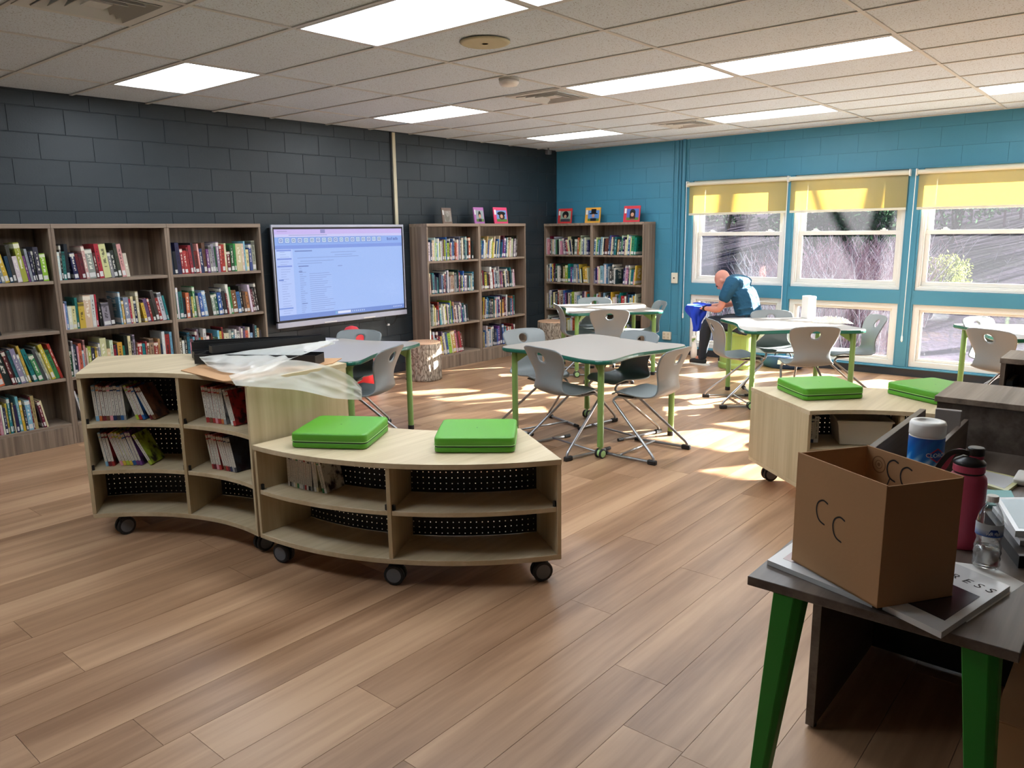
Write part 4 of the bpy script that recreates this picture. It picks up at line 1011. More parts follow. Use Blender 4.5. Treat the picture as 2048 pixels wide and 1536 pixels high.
# ================================================================ STUMP STOOLS, RED BEAN BAG
def stump(x, y, label, seed, rad=.2, h=.43):
    t = thing('tree_stump_stool', label, 'stool', (x,y,0), 0, 'tree stump stools')
    r = random.Random(seed); mb = MB(); n = 96; rows = []
    ph = [r.uniform(0,6.28) for _ in range(8)]
    for i in range(19):
        z = h*i/18*.97+.002; row = []
        for k in range(n):
            a = 2*PI*k/n
            g = sum(math.sin(a*f+ph[j]+z*zf)*am for j, (f, zf, am) in enumerate(((3,1,.004),(23,6,.003),(31,-9,.003),(17,14,.003),(41,4,.002))))
            rr = rad*(1-.02*z)+g; row.append((rr*math.cos(a), rr*math.sin(a), z))
        rows.append(row)
    mb.grid(rows, closed=True); mb.f.append(tuple(range(n))[::-1]); mb.m.append(0)
    mb.build('bark', M['bark'], t, world=False, smooth=True)
    MB().lathe([(rad*.97,h*.955),(rad*.975,h*.985),(rad*.94,h),(.001,h+.002)], 48).build('seat_top', M['endgrain'], t, world=False, smooth=False)
    return t
tt = NT('printed_bark'); tc = tt.n('ShaderNodeTexCoord'); mp = tt.n('ShaderNodeMapping'); mp.inputs['Scale'].default_value = (1,1,.22); tt.l(tc.outputs['Object'], mp.inputs[0])
vo = tt.n('ShaderNodeTexVoronoi', feature='DISTANCE_TO_EDGE'); vo.inputs['Scale'].default_value = 62; nz = tt.n('ShaderNodeTexNoise'); nz.inputs['Scale'].default_value = 14; nz.inputs['Detail'].default_value = 6
vm = tt.n('ShaderNodeVectorMath', operation='MULTIPLY_ADD'); vm.inputs[1].default_value = (.06,.06,.06); tt.l(nz.outputs['Color'], vm.inputs[0]); tt.l(mp.outputs[0], vm.inputs[2]); tt.l(mp.outputs[0], nz.inputs['Vector']); tt.l(vm.outputs[0], vo.inputs['Vector'])
cr = tt.n('ShaderNodeValToRGB'); e = cr.color_ramp.elements; e[0].position = .0; e[0].color = lin(92,80,70); e[1].position = .22; e[1].color = lin(182,170,154); x = e.new(.10); x.color = lin(146,132,116)
tt.l(vo.outputs['Distance'], cr.inputs[0]); tt.l(cr.outputs[0], tt.b.inputs['Base Color']); bp = tt.n('ShaderNodeBump'); bp.inputs['Strength'].default_value = .8; bp.inputs['Distance'].default_value = .006; tt.l(vo.outputs['Distance'], bp.inputs['Height']); tt.l(bp.outputs[0], tt.b.inputs['Normal']); tt.set(Roughness=.7); M['bark'] = tt.m
tt = NT('end_grain_print'); tc = tt.n('ShaderNodeTexCoord'); wv = tt.n('ShaderNodeTexWave', wave_type='RINGS', rings_direction='Z'); wv.inputs['Scale'].default_value = 14; wv.inputs['Distortion'].default_value = 2.5; tt.l(tc.outputs['Object'], wv.inputs['Vector'])
cr = tt.n('ShaderNodeValToRGB'); e = cr.color_ramp.elements; e[0].color = lin(172,128,98); e[1].color = lin(206,166,134); tt.l(wv.outputs['Fac'], cr.inputs[0]); tt.l(cr.outputs[0], tt.b.inputs['Base Color']); tt.set(Roughness=.6); M['endgrain'] = tt.m
stump(5.99,6.37,'printed tree stump stool beside the case right of the screen',3)
stump(8.47,6.42,'printed tree stump stool in the dark corner between the bookcases',5)
t = thing('bean_bag', 'red bean bag under the screen behind the left table', 'bean bag', (5.22,6.66,0))
mb = MB(); rows = []
for i, (rr, z) in enumerate(((.02,.005),(.20,.0),(.25,.05),(.26,.14),(.25,.25),(.22,.36),(.18,.46),(.13,.55),(.10,.60),(.06,.65),(.01,.665))):
    rows.append([(rr*math.cos(2*PI*k/28)*(1+.05*math.sin(3*k)), rr*math.sin(2*PI*k/28)*.9*(1+.05*math.sin(2*k+i)), z+.004) for k in range(28)])
mb.grid(rows, closed=True).build('bag', M['red'], t, world=False, smooth=True)

# ================================================================ BLACK TRIM PIECES AND PLASTIC ON THE TALL SHELF
def bar(label, p0, p1, w_, h, name='black_trim_bar', mat='black'):
    a = Vector(p0); b = Vector(p1); d = b-a; L = d.length; c = (a+b)/2
    rz = math.atan2(d.y, d.x); t = thing(name, label, 'trim piece' if 'bar' in name else 'box', tuple(c), rz, 'black trim pieces on the tall shelf')
    MB().box(-L/2,L/2,-w_/2,w_/2,0,h*.12).build('base_plate', M[mat], t, world=False)
    mb = MB().box(-L/2,L/2,-w_/2,-w_/2+.004,h*.12,h); mb.build('side_wall', M[mat], t, world=False)
    mb = MB().box(-L/2,L/2,w_/2-.004,w_/2,h*.12,h); mb.build('side_wall', M[mat], t, world=False)
    for s in (-1, 1): MB().box(s*L/2-(.003 if s>0 else 0), s*L/2+(.003 if s<0 else 0),-w_/2+.0042,w_/2-.0042,h*.12,h*.9).build('end_wall', M[mat], t, world=False)
    return t
t = thing('cardboard_sheet', 'flat brown cardboard sheet under the black trim on the tall shelf', 'cardboard', (2.3,3.75,.931))
MB().prism([(1.975,3.99),(1.945,3.50),(2.02,3.46),(2.60,3.50),(2.74,3.60),(2.42,4.02),(2.2,4.10)][::1], .931, .935).build('sheet', M['cardboard'], t)
bar('low black tray on the tall shelf, its ends poking out of the plastic', (2.17,4.14,.937), (2.545,3.54,.937), .13, .055, 'black_tray')
bar('long black trim bar lying highest, across the milky plastic', (2.17,4.02,1.0), (2.83,3.885,1.0), .055, .042)
bar('black trim bar behind the highest one, toward the bookcase', (2.275,4.42,.937), (2.80,4.05,.937), .09, .085)
bar('short pale banded black trim piece at the left end of the pile', (2.21,4.30,.937), (2.50,4.22,.937), .07, .045)
t = thing('paper_label', 'small white printed label at the tip of the highest black bar', 'label', (2.86,3.87,1.004))
MB().box(2.78,2.90,3.83,3.87,1.002,1.006).build('card', M['paper'], t); MB().box(2.79,2.89,3.832,3.838,1.0061,1.0066).build('barcode_print', M['ink'], t)
def drape(name, label, top, bot, n=40, m=14, amp=.012, sag=.0, seed=1):
    T = smoothpath(top, 10); B = smoothpath(bot, 10); r = random.Random(seed); ph = [r.uniform(0,6.28) for _ in range(12)]
    rows = []
    for j in range(m+1):
        v = j/m; row = []
        for i in range(n+1):
            u = i/n; a = T[min(int(u*(len(T)-1)), len(T)-1)]; b = B[min(int(u*(len(B)-1)), len(B)-1)]
            fa = u*(len(T)-1); ia = min(int(fa), len(T)-2); a = T[ia].lerp(T[ia+1], fa-ia); fb = u*(len(B)-1); ib = min(int(fb), len(B)-2); b = B[ib].lerp(B[ib+1], fb-ib)
            p = a.lerp(b, v)
            d = amp*(math.sin(9*u+5*v+ph[0])+.7*math.sin(17*u-8*v+ph[1])+.5*math.sin(31*u+11*v+ph[2])+.35*math.sin(47*u+3*v+ph[3])-1.3*abs(math.sin(6*v+4*u+ph[4]))-.9*abs(math.sin(11*v-7*u+ph[5]))+.6*abs(math.sin(23*u+9*v+ph[6])))*(.35+.65*math.sin(PI*min(1,max(.0,v))))
            p = p+Vector((-.5,-.8,.45))*d+Vector((-.4,-.9,.2))*sag*math.sin(PI*v)
            row.append(tuple(p))
        rows.append(row)
    t = thing(name, label, 'plastic wrap', tuple(T[len(T)//2]))
    return t, rows
t, rows = drape('plastic_wrap', 'crumpled milky plastic bag bunched along the highest black bar', [(2.10,4.02,.985),(2.18,3.955,.998),(2.36,3.915,1.004),(2.60,3.865,1.008),(2.80,3.825,1.008),(2.86,3.83,1.0)], [(2.08,3.90,.95),(2.05,3.66,.945),(2.16,3.52,.95),(2.38,3.56,.985),(2.60,3.64,1.0),(2.80,3.74,1.0)], amp=.013, sag=.03, seed=4, n=110, m=36)
mb = MB(); mb.grid(rows); mb.build('film', M['film2'], t, smooth=True)
t, rows = drape('plastic_sheet', 'milky plastic sheet hanging over the end panel of the tall shelf', [(1.955,3.47,.965),(2.12,3.47,.985),(2.32,3.50,.99),(2.50,3.46,.945),(2.64,3.41,.87),(2.71,3.395,.79)], [(1.93,3.37,.93),(2.05,3.365,.905),(2.28,3.365,.85),(2.50,3.375,.77),(2.64,3.38,.735),(2.70,3.385,.725)], amp=.005, sag=.0, seed=9, n=90, m=30)
mb = MB(); mb.grid(rows); mb.build('film', M['film'], t, smooth=True)

# ================================================================ DESK AND WHAT IS ON IT
t = thing('desk', 'dark wood desk with splayed green legs in the right foreground', 'desk', (2.7,.45,0))
MB().box(1.85,4.3,.148,.757,.715,.74).build('desktop', M['deskwood'], t, bevel=.0015)
def dleg(x, ty, by, tx=0):
    mb = MB(); rows = []
    for z, hw, y, xx in ((.7145,.036,ty,x+tx),(.0,.019,by,x)):
        rows.append([(xx-hw,y-hw*.5,z),(xx-hw*.5,y-hw,z),(xx+hw,y-hw,z),(xx+hw,y+hw*.6,z),(xx+hw*.4,y+hw,z),(xx-hw,y+hw,z)])
    mb.grid(rows, closed=True); mb.f += [tuple(range(6)), tuple(range(6,12))[::-1]]; mb.m += [0,0]
    return mb.build('leg', M['deskgreen'], t, bevel=.002)
dleg(1.89,.652,.725); dleg(1.89,.222,.17); dleg(4.2,.652,.725); dleg(4.2,.222,.17)
MB().box(2.39,4.15,.727,.755,.012,.7145).build('side_panel', M['deskwood'], t, bevel=.001)
MB().box(3.05,3.07,.15,.7265,.012,.7145).build('back_panel', M['black'], t)
MB().cyl((2.42,.741,.0),(2.42,.741,.0118),.014,n=10).build('foot', M['black'], t)
t = thing('floor_carton', 'brown cardboard carton on the floor under the desk', 'box', (2.55,.0,0))
MB().box(2.31,2.78,-.22,.228,.001,.30).build('body', M['cardboard'], t, bevel=.002)
for s in (-1,1): MB().obox((2.545, .004+s*.112, .3025),(.234,.1105,.0015),Matrix.Rotation(0,3,'X')).build('flap', M['cardboard'], t)
# cardboard box with CC
A_, B_, C_ = Vector((1.837,.434,.757)), Vector((1.985,.692,.757)), Vector((2.018,.311,.757))
D_ = B_+C_-A_; HB = .303; TK = .004
t = thing('cardboard_box', 'open brown cardboard box marked CC standing on the desk corner', 'box', tuple(A_))
up = Vector((0,0,1))
def panel(p, q, z0, z1, th, name, par, mat='cardboard'):
    d = (q-p).normalized(); n = Vector((-d.y,d.x,0))*th; mb = MB()
    mb.add([tuple(p+up*z0),tuple(q+up*z0),tuple(q+n+up*z0),tuple(p+n+up*z0),tuple(p+up*z1),tuple(q+up*z1),tuple(q+n+up*z1),tuple(p+n+up*z1)],[(0,3,2,1),(4,5,6,7),(0,1,5,4),(1,2,6,5),(2,3,7,6),(3,0,4,7)])
    return mb.build(name, M[mat], par, bevel=.0008)
panel(A_, B_, 0, HB, -TK, 'side_panel', t); panel(C_, A_, 0, HB-.003, -TK, 'side_panel', t)
panel(D_, C_, 0, HB, -TK, 'side_panel', t); panel(B_, D_, 0, HB-.002, -TK, 'side_panel', t)
mb = MB(); mb.add([tuple(p+up*z) for z in (0,.004) for p in (A_,C_,D_,B_)], [(0,3,2,1),(4,5,6,7),(0,1,5,4),(1,2,6,5),(2,3,7,6),(3,0,4,7)]); mb.build('bottom', M['cardboard'], t)
def stroke(o, ux, uz, n, pts, w_, name, par, closed=False, mat='ink'):
    P = smoothpath([(a,b,0) for a,b in pts], 6); mb = MB(); vs_ = []
    for i, p in enumerate(P):
        d = (P[min(i+1,len(P)-1)]-P[max(i-1,0)]).normalized(); q = Vector((-d.y,d.x,0))*w_*(1 if 0<i<len(P)-1 else .4)
        for s in (-1,1): a = p+q*s; vs_.append(tuple(o+ux*a.x+uz*a.y+n*.0009))
    mb.add(vs_, [(2*i,2*i+1,2*i+3,2*i+2) for i in range(len(P)-1)]); return mb.build(name, M[mat], par)
ux = (A_-B_).normalized(); n1 = Vector((ux.y,-ux.x,0)) ; n1 = n1 if n1.dot(-A_) > 0 else -n1
Cc = [(x*.74,z*.8) for x,z in [(.035,.028),(.012,.034),(-.010,.022),(-.018,.0),(-.012,-.024),(.002,-.038),(.026,-.044)]]
L1 = (A_-B_).length
stroke(B_+up*.180, ux, up, n1, [(x+.095,z-.004) for x,z in Cc], .0022, 'handwriting', t)
stroke(B_+up*.152, ux, up, n1, [(x+.155,z-.000) for x,z in Cc], .0022, 'handwriting', t)
# inside of the far panel (B_-D_ side) : CC, Li and a round stamp
ux2 = (C_-D_).normalized(); n2 = Vector((ux2.y,-ux2.x,0)); n2 = n2 if n2.dot(A_-C_) > 0 else -n2
o2 = D_+n2*TK
Cs = [(x*.9,z*.9) for x,z in Cc]
stroke(o2+up*.262, ux2, up, n2, [(x+.088,z) for x,z in Cs], .0022, 'handwriting', t)
stroke(o2+up*.255, ux2, up, n2, [(x+.132,z) for x,z in Cs], .0022, 'handwriting', t)
stroke(o2+up*.225, ux2, up, n2, [(.088,.012),(.084,.0),(.078,-.02),(.092,-.022)], .0016, 'handwriting', t)
stroke(o2+up*.215, ux2, up, n2, [(.104,.0),(.102,-.015)], .0016, 'handwriting', t)
stamp_m = plain('brown_stamp_ink',(134,92,58),.8)
mb = MB()
for r0_, r1_ in ((.020,.023),(.010,.012),(.0,.005)):
    K = 28; vs_ = [tuple(o2+ux2*(.048+r*math.cos(2*PI*k/K))+up*(.262+r*math.sin(2*PI*k/K))+n2*.001) for r in (max(r0_,.0005),r1_) for k in range(K)]
    mb.add(vs_, [(k,(k+1)%K,K+(k+1)%K,K+k) for k in range(K)])
mb.build('round_stamp', stamp_m, t)
# picture magazines under the box
def sheet(t_, cn, z0, z1, name, mat, par): 
    return MB().prism([tuple(p) for p in cn], z0, z1).build(name, mat, par)
def ccw(p):
    a = sum(p[i][0]*p[(i+1)%len(p)][1]-p[(i+1)%len(p)][0]*p[i][1] for i in range(len(p))); return p if a > 0 else p[::-1]
M['photo1'] = plain('dark_printed_photo',(46,36,42),.22,var=.5); M['photo2'] = plain('pinkish_printed_photo',(170,140,140),.3,var=.3)
MC = [(1.812,.292),(2.169,.211),(2.245,.365),(1.872,.43)]
t = thing('picture_book', 'white bordered glossy picture book lettered RESS under the box, right side', 'book', (2.0,.33,.7402), 0, 'glossy books under the cardboard box')
sheet(t, ccw(MC), .7402, .7555, 'cover', M['gloss'], t)
cc_ = lambda u, v: tuple(Vector(MC[0]).lerp(Vector(MC[1]),u).lerp(Vector(MC[3]).lerp(Vector(MC[2]),u),v))
sheet(t, ccw([cc_(.15,.13),cc_(.66,.13),cc_(.66,.97),cc_(.15,.97)]), .7556, .7560, 'cover_photo', M['photo1'], t)
vs_, fs = text_mesh('R E S S', .040, .25); mb = MB()
e1 = (Vector(MC[0])-Vector(MC[3])).normalized(); e2 = (Vector(MC[1])-Vector(MC[0])).normalized(); o_ = Vector(cc_(.80,.42))
mb.add([(o_.x+e1.x*x+e2.x*y, o_.y+e1.y*x+e2.y*y, .7561) for x,y,z in vs_], fs); mb.build('title_print', M['ink'], t)
t = thing('picture_book', 'white bordered picture book under the box, corner showing at left', 'book', (1.95,.6,.7402), 0, 'glossy books under the cardboard box')
ML = [(1.868,.452),(1.951,.745),(2.13,.735),(2.06,.50)]
sheet(t, ccw(ML), .7402, .7535, 'cover', M['gloss'], t); 
sheet(t, ccw([(1.93,.50),(1.985,.715),(2.10,.71),(2.05,.53)]), .7536, .7540, 'cover_photo', M['photo2'], t)
t = thing('loose_paper', 'loose white sheets sticking out from under the lettered book', 'paper', (2.15,.24,.7402))
sheet(t, ccw([(1.93,.262),(2.246,.188),(2.31,.27),(2.26,.42),(2.0,.40)]), .74, .7401, 'sheet', M['paper'], t)
# wipes canister
t = thing('wipes_canister', 'white and blue cleaning wipes canister behind the cardboard box', 'canister', (2.88,.568,.7402))
cx_, cy2, R0 = 2.88, .568, .056
MB().lathe([(.053,0),(R0,.006),(R0,.196),(.054,.198)], 48, (cx_,cy2,.7403)).build('body', M['white'], t, smooth=False)
MB().lathe([(.0555,.199),(.0575,.201),(.0575,.236),(.053,.246),(.034,.247),(.032,.241),(.001,.241)], 48, (cx_,cy2,.7403)).build('lid', M['white'], t, smooth=True)
tt = NT('wipes_wrap_print'); uvn = tt.n('ShaderNodeUVMap'); uvn.uv_map = 'uv'; sp = tt.n('ShaderNodeSeparateXYZ'); tt.l(uvn.outputs[0], sp.inputs[0])
cr = tt.n('ShaderNodeValToRGB'); e = cr.color_ramp.elements; e[0].position = 0; e[0].color = lin(222,182,40); e[1].position = 1; e[1].color = lin(18,84,168)
for p_, c_c in ((.22,(236,206,70)),(.34,(238,238,226)),(.44,(206,224,240)),(.56,(90,160,214)),(.66,(20,110,190))): x = e.new(p_); x.color = lin(*c_c)
wv = tt.n('ShaderNodeTexWave'); wv.inputs['Scale'].default_value = 1.3; wv.inputs['Distortion'].default_value = 1.5; mp = tt.n('ShaderNodeMapping'); mp.inputs['Rotation'].default_value = (0,0,1.0); tt.l(uvn.outputs[0], mp.inputs[0]); tt.l(mp.outputs[0], wv.inputs['Vector'])
ma = tt.n('ShaderNodeMath', operation='MULTIPLY_ADD'); ma.inputs[1].default_value = .16; tt.l(wv.outputs['Fac'], ma.inputs[0]); sb = tt.n('ShaderNodeMath', operation='SUBTRACT'); sb.inputs[1].default_value = .08; tt.l(sp.outputs[1], sb.inputs[0]); tt.l(sb.outputs[0], ma.inputs[2]); tt.l(ma.outputs[0], cr.inputs[0]); tt.l(cr.outputs[0], tt.b.inputs['Base Color']); tt.set(Roughness=.3)
mb = MB(); K = 48
for k in range(K):
    a0, a1 = 2*PI*k/K, 2*PI*(k+1)/K; mb.uv[len(mb.f)] = [(k/K*4,0),((k+1)/K*4,0),((k+1)/K*4,1),(k/K*4,1)]
    f = lambda a, z: (cx_+(R0+.0006)*math.cos(a), cy2+(R0+.0006)*math.sin(a), .7403+z)
    mb.add([f(a0,.008),f(a1,.008),f(a1,.194),f(a0,.194)], [(0,1,2,3)])
mb.build('label_wrap', tt.m, t)
def wrap_text(txt, size, cxx, cyy_, R, ang, z, mat, par, name, shear=0, aspect=1.0):
    vs_, fs = text_mesh(txt, size, shear); mb = MB()
    mb.add([(cxx+R*math.cos(ang+x/R), cyy_+R*math.sin(ang+x/R), z+y*aspect) for x,y,_ in vs_], fs); return mb.build(name, mat, par)
toc = math.atan2(-cy2, -cx_)
def wrap_poly(pts, cxx, cyy_, R, ang, z, mat, par, name):
    mb = MB(); P = []
    for i in range(len(pts)):
        a, b = Vector(pts[i]), Vector(pts[(i+1)%len(pts)]); P += [a.lerp(b, k/5) for k in range(5)]
    c = Vector((sum(p.x for p in P)/len(P), sum(p.y for p in P)/len(P))); al = [c]+P
    mb.add([(cxx+R*math.cos(ang+p.x/R), cyy_+R*math.sin(ang+p.x/R), z+p.y) for p in al], [(0,k+1,(k+1)%len(P)+1) for k in range(len(P))]); return mb.build(name, mat, par)
M['logored'] = plain('logo_red',(206,40,56),.4); M['logoblue'] = plain('logo_blue',(20,60,140),.4)
wrap_poly([(-.036,0),(0,.026),(.036,0),(0,-.026)], cx_, cy2, R0+.0011, toc+.68, .7403+.138, M['logored'], t, 'logo_diamond')
wrap_poly([(-.030,0),(0,.021),(.030,0),(0,-.021)], cx_, cy2, R0+.0015, toc+.68, .7403+.138, M['logoblue'], t, 'logo_field')
wrap_text('CLOROX', .019, cx_, cy2, R0+.0019, toc+.70, .7403+.138, M['white'], t, 'logo_lettering', aspect=1.1)
wrap_poly([(-.016,-.004),(.016,-.004),(.016,.004),(-.016,.004)], cx_, cy2, R0+.0011, toc+.5, .7403+.045, M['logoblue'], t, 'small_panel')
# pink insulated bottle
bx_, by_ = 2.425, .365
M['pink'] = plain('rose_pink_powder_coat',(190,72,98),.42, bump=.2, bscale=600)
t = thing('insulated_bottle', 'rose pink metal drinking bottle with black lid and strap', 'bottle', (bx_,by_,.7402))
MB().lathe([(.044,0),(.0475,.004),(.0485,.02),(.0485,.19),(.046,.205),(.040,.214),(.038,.216),(.038,.2165)], 40, (bx_,by_,.7403)).build('body', M['pink'], t, smooth=True)
MB().lathe([(.0385,.217),(.0385,.2215)], 32, (bx_,by_,.7403)).build('seal_ring', M['black'], t)
MB().lathe([(.0405,.222),(.0405,.240),(.0395,.2415)], 36, (bx_,by_,.7403)).build('lid_band', M['pink'], t, smooth=False)
MB().lathe([(.041,.242),(.041,.248),(.036,.254),(.022,.262),(.02,.264)], 36, (bx_,by_,.7403)).build('lid', M['black'], t, smooth=True)
MB().lathe([(.0205,.258),(.0205,.266),(.0195,.267)], 24, (bx_+.008,by_-.012,.7403)).build('cap_ring', M['pink'], t)
MB().lathe([(.021,.268),(.0215,.270),(.0215,.287),(.019,.290),(.001,.290)], 24, (bx_+.008,by_-.012,.7403)).build('spout_cap', M['black'], t, smooth=False)
def ribbon(pts, w_, th, dr):
    P = smoothpath(pts, 6); mb = MB(); dr = Vector(dr).normalized(); rows = []
    for i, p in enumerate(P):
        d = (P[min(i+1,len(P)-1)]-P[max(i-1,0)]).normalized(); s = d.cross(dr).normalized(); n = s.cross(d)
        rows.append([tuple(p+s*a+n*b) for a,b in ((-w_,-th),(w_,-th),(w_,th),(-w_,th))])
    mb.grid(rows, closed=True); mb.f += [(0,3,2,1), tuple(len(mb.v)-4+i for i in range(4))]; mb.m += [0,0]; return mb
ribbon([(bx_-.005,by_-.01,1.008),(bx_-.008,by_+.02,1.016),(bx_-.012,by_+.048,1.006),(bx_-.020,by_+.070,.97),(bx_-.024,by_+.085,.93)],.007,.0015,(1,0,0)).build('carry_strap', M['black'], t)
ribbon([(bx_+.0,by_+.008,1.012),(bx_+.004,by_+.03,1.014),(bx_-.004,by_+.045,1.0),(bx_-.010,by_+.058,.965),(bx_-.014,by_+.072,.945)],.006,.0015,(1,0,0)).build('carry_loop', M['pink'], t)
# water bottle
bx_, by_ = 2.295, .284
t = thing('water_bottle', 'small clear water bottle with blue label, right of the box', 'bottle', (bx_,by_,.7402))
prof = [(.024,.0),(.030,.004),(.0335,.014),(.031,.022),(.0335,.030),(.031,.038),(.0335,.046),(.0315,.054),(.033,.062),(.030,.072),(.0285,.082),(.031,.090),(.0325,.095),(.0325,.125),(.032,.132),(.029,.148),(.022,.165),(.014,.178),(.0125,.185),(.0125,.190)]
MB().lathe(prof, 32, (bx_,by_,.7403), cap=False).build('body', M['clear'], t, smooth=True)
MB().lathe([(.0145,.186),(.0145,.200),(.0135,.2015),(.001,.2015)], 20, (bx_,by_,.7403)).build('cap', M['white'], t)
wt = NT('water'); wt.set(Roughness=0.0); wt.b.inputs['Transmission Weight'].default_value = 1; wt.b.inputs['IOR'].default_value = 1.33; wt.b.inputs['Base Color'].default_value = (.97,.98,.98,1)
MB().lathe([(.001,.003),(.022,.004),(.029,.010),(.0305,.03),(.030,.05),(.0295,.058),(.001,.058)], 28, (bx_,by_,.7403), cap=False).build('water', wt.m, t, smooth=True)
toc = math.atan2(-by_, -bx_)
tt = NT('bottle_label_print'); uvn = tt.n('ShaderNodeUVMap'); uvn.uv_map = 'uv'; sp = tt.n('ShaderNodeSeparateXYZ'); tt.l(uvn.outputs[0], sp.inputs[0]); cr = tt.n('ShaderNodeValToRGB'); e = cr.color_ramp.elements
e[0].color = lin(40,92,176); e[1].position = .55; e[1].color = lin(206,216,228); tt.l(sp.outputs[1], cr.inputs[0]); tt.l(cr.outputs[0], tt.b.inputs['Base Color']); tt.set(Roughness=.3)
mb = MB(); 
for k in range(24):
    a0, a1 = toc-1.35+2.7*k/24, toc-1.35+2.7*(k+1)/24; mb.uv[len(mb.f)] = [(0,0),(0,0),(0,1),(0,1)]
    f = lambda a, z: (bx_+.0333*math.cos(a), by_+.0333*math.sin(a), .7403+z); mb.add([f(a0,.096),f(a1,.096),f(a1,.130),f(a0,.130)], [(0,1,2,3)])
mb.build('label', tt.m, t)
wrap_poly([(-.016,0),(-.008,.018),(.008,.018),(.016,0)], bx_, by_, .0336, toc+.35, .7403+.099, M['logoblue'], t, 'label_emblem')
wrap_text('WATER', .0105, bx_, by_, .0340, toc+.32, .7403+.104, M['white'], t, 'label_lettering')
# tray, hutch and papers
t = thing('desk_tray', 'long open wooden tray on the desk in front of the cabinet', 'tray', (3.15,.64,.7402))
MB().box(2.76,3.50,.703,.727,.7405,.893).build('long_side', M['deskwood'], t, bevel=.001); MB().box(2.98,3.50,.545,.562,.7405,.873).build('long_side', M['deskwood'], t, bevel=.001)
MB().box(2.98,3.0,.5625,.7025,.7405,.80).build('short_side', M['deskwood'], t, bevel=.001); MB().box(3.001,3.50,.5625,.7025,.7405,.75).build('base', M['deskwood'], t)
t = thing('small_box', 'small grey carton standing in the desk tray', 'box', (3.35,.60,.751)); MB().obox((3.36,.595,.845),(.012,.045,.088),Matrix.Rotation(.1,3,'Z')).build('carton', plain('grey_carton',(150,140,134),.6), t, bevel=.002)
t = thing('tray_papers', 'white papers leaning inside the desk tray', 'paper', (3.0,.62,.751)); MB().obox((3.12,.60,.815),(.002,.034,.062),Matrix.Rotation(-.5,3,'Y')).build('sheet', M['paper'], t); MB().obox((3.16,.60,.81),(.002,.034,.058),Matrix.Rotation(-.4,3,'Y')).build('sheet', M['paper'], t)
t = thing('desk_cabinet', 'grey brown low cabinet standing on the far end of the desk', 'cabinet', (3.78,.33,.7402))
MB().box(3.545,3.95,-.10,.685,.921,.945).build('top', M['walnuth'], t, bevel=.0015); MB().box(3.555,3.575,.16,.675,.7405,.9205).build('front_panel', M['deskwood'], t); MB().box(3.575,3.94,.655,.675,.7405,.9205).build('side_panel', M['deskwood'], t); MB().box(3.92,3.94,-.08,.655,.7405,.9205).build('back_panel', M['deskwood'], t); MB().box(3.575,3.92,-.08,-.06,.7405,.9205).build('side_panel', M['deskwood'], t)
t = thing('side_desk', 'dark desk surface continuing right behind the cabinet', 'desk', (3.6,-.4,0))
MB().box(3.0,4.4,-1.2,.14,.715,.7398).build('desktop', M['deskwood'], t); 
for x in (3.05,4.35): MB().box(x-.012,x+.012,-1.15,.10,.0,.7149).build('side_panel', M['deskwood'], t)
t = thing('low_bookcase', 'dark walnut low bookcase behind the cabinet at the right edge', 'bookcase', (4.6,.1,0))
for y in (.555,-.355): MB().box(4.41,4.72,y,y+.02,0,.975).build('side_panel', M['walnut'], t)
MB().box(4.405,4.73,-.36,.58,.9755,1.0).build('top', M['walnuth'], t); MB().box(4.70,4.72,-.334,.554,0.02,.975).build('back_panel', M['walnut'], t)
for z in (.05,.52): MB().box(4.42,4.699,-.334,.554,z,z+.02).build('shelf', M['walnuth'], t)
shelf_books((4.43,.55), (0,-1), (1,0), .54, 0, [(24,0)], 'low bookcase at the right edge', 'dark binders in the low bookcase', hs=(.28,.38), ts=(.02,.034), cols=['charcoal','navy','black','navy','charcoal','teal','black'])
t = thing('magazine', 'yellow edged magazine in plastic lying on the desk behind the pink bottle', 'magazine', (3.1,.37,.7402)); sheet(t, ccw([(3.234,.451),(3.195,.308),(3.004,.333),(3.053,.43)]), .7403,.750,'cover',plain('pale_yellow_cover',(206,204,150),.25),t); sheet(t, ccw([(3.215,.435),(3.182,.325),(3.03,.345),(3.07,.415)]), .7501,.7505,'cover_photo',M['gloss'],t)
t = thing('notebook', 'small teal notebook on the desk behind the water bottle', 'notebook', (2.95,.35,.7402)); sheet(t, ccw([(2.967,.40),(3.014,.323),(2.85,.28),(2.80,.37)]), .7403,.752,'cover',plain('teal_cover',(110,180,178),.4),t)
t = thing('white_gadget', 'white rounded plastic gadget on the desk at the right edge', 'gadget', (3.2,.31,.7402)); MB().box(3.12,3.26,.20,.335,.741,.765).build('body', M['white'], t, bevel=.008,seg=3); MB().box(3.13,3.17,.21,.30,.7651,.768).build('window', M['greyplastic'], t)
for i, (cn, z0, z1, mt, lab) in enumerate((([(2.34,.215),(2.66,.345),(2.80,.20),(2.46,.08)], .7403, .775, 'black', 'thick black binder at the bottom of the paper pile right of the water bottle'),
    ([(2.42,.225),(2.68,.33),(2.82,.21),(2.52,.10)], .7755, .790, 'gloss', 'white booklet in the middle of the paper pile'),
    ([(2.44,.24),(2.72,.33),(2.84,.18),(2.54,.10)], .7905, .808, 'gloss', 'glossy catalogue on top of the paper pile at the right edge'))):
    t = thing(['binder','booklet','catalogue'][i], lab, 'book', (cn[0][0],cn[0][1],z0)); sheet(t, ccw(cn), z0, z1, 'cover', M[mt], t)
    c_a = Vector((sum(p[0] for p in cn)/4, sum(p[1] for p in cn)/4)); cn2 = [tuple(c_a+(Vector(p)-c_a)*.86) for p in cn]
    if i: sheet(t, ccw(cn2), z1+.0001, z1+.0006, 'cover_photo', plain('pale_print_%d'%i,(214-18*i,206-4*i,206),.3,var=.15), t)

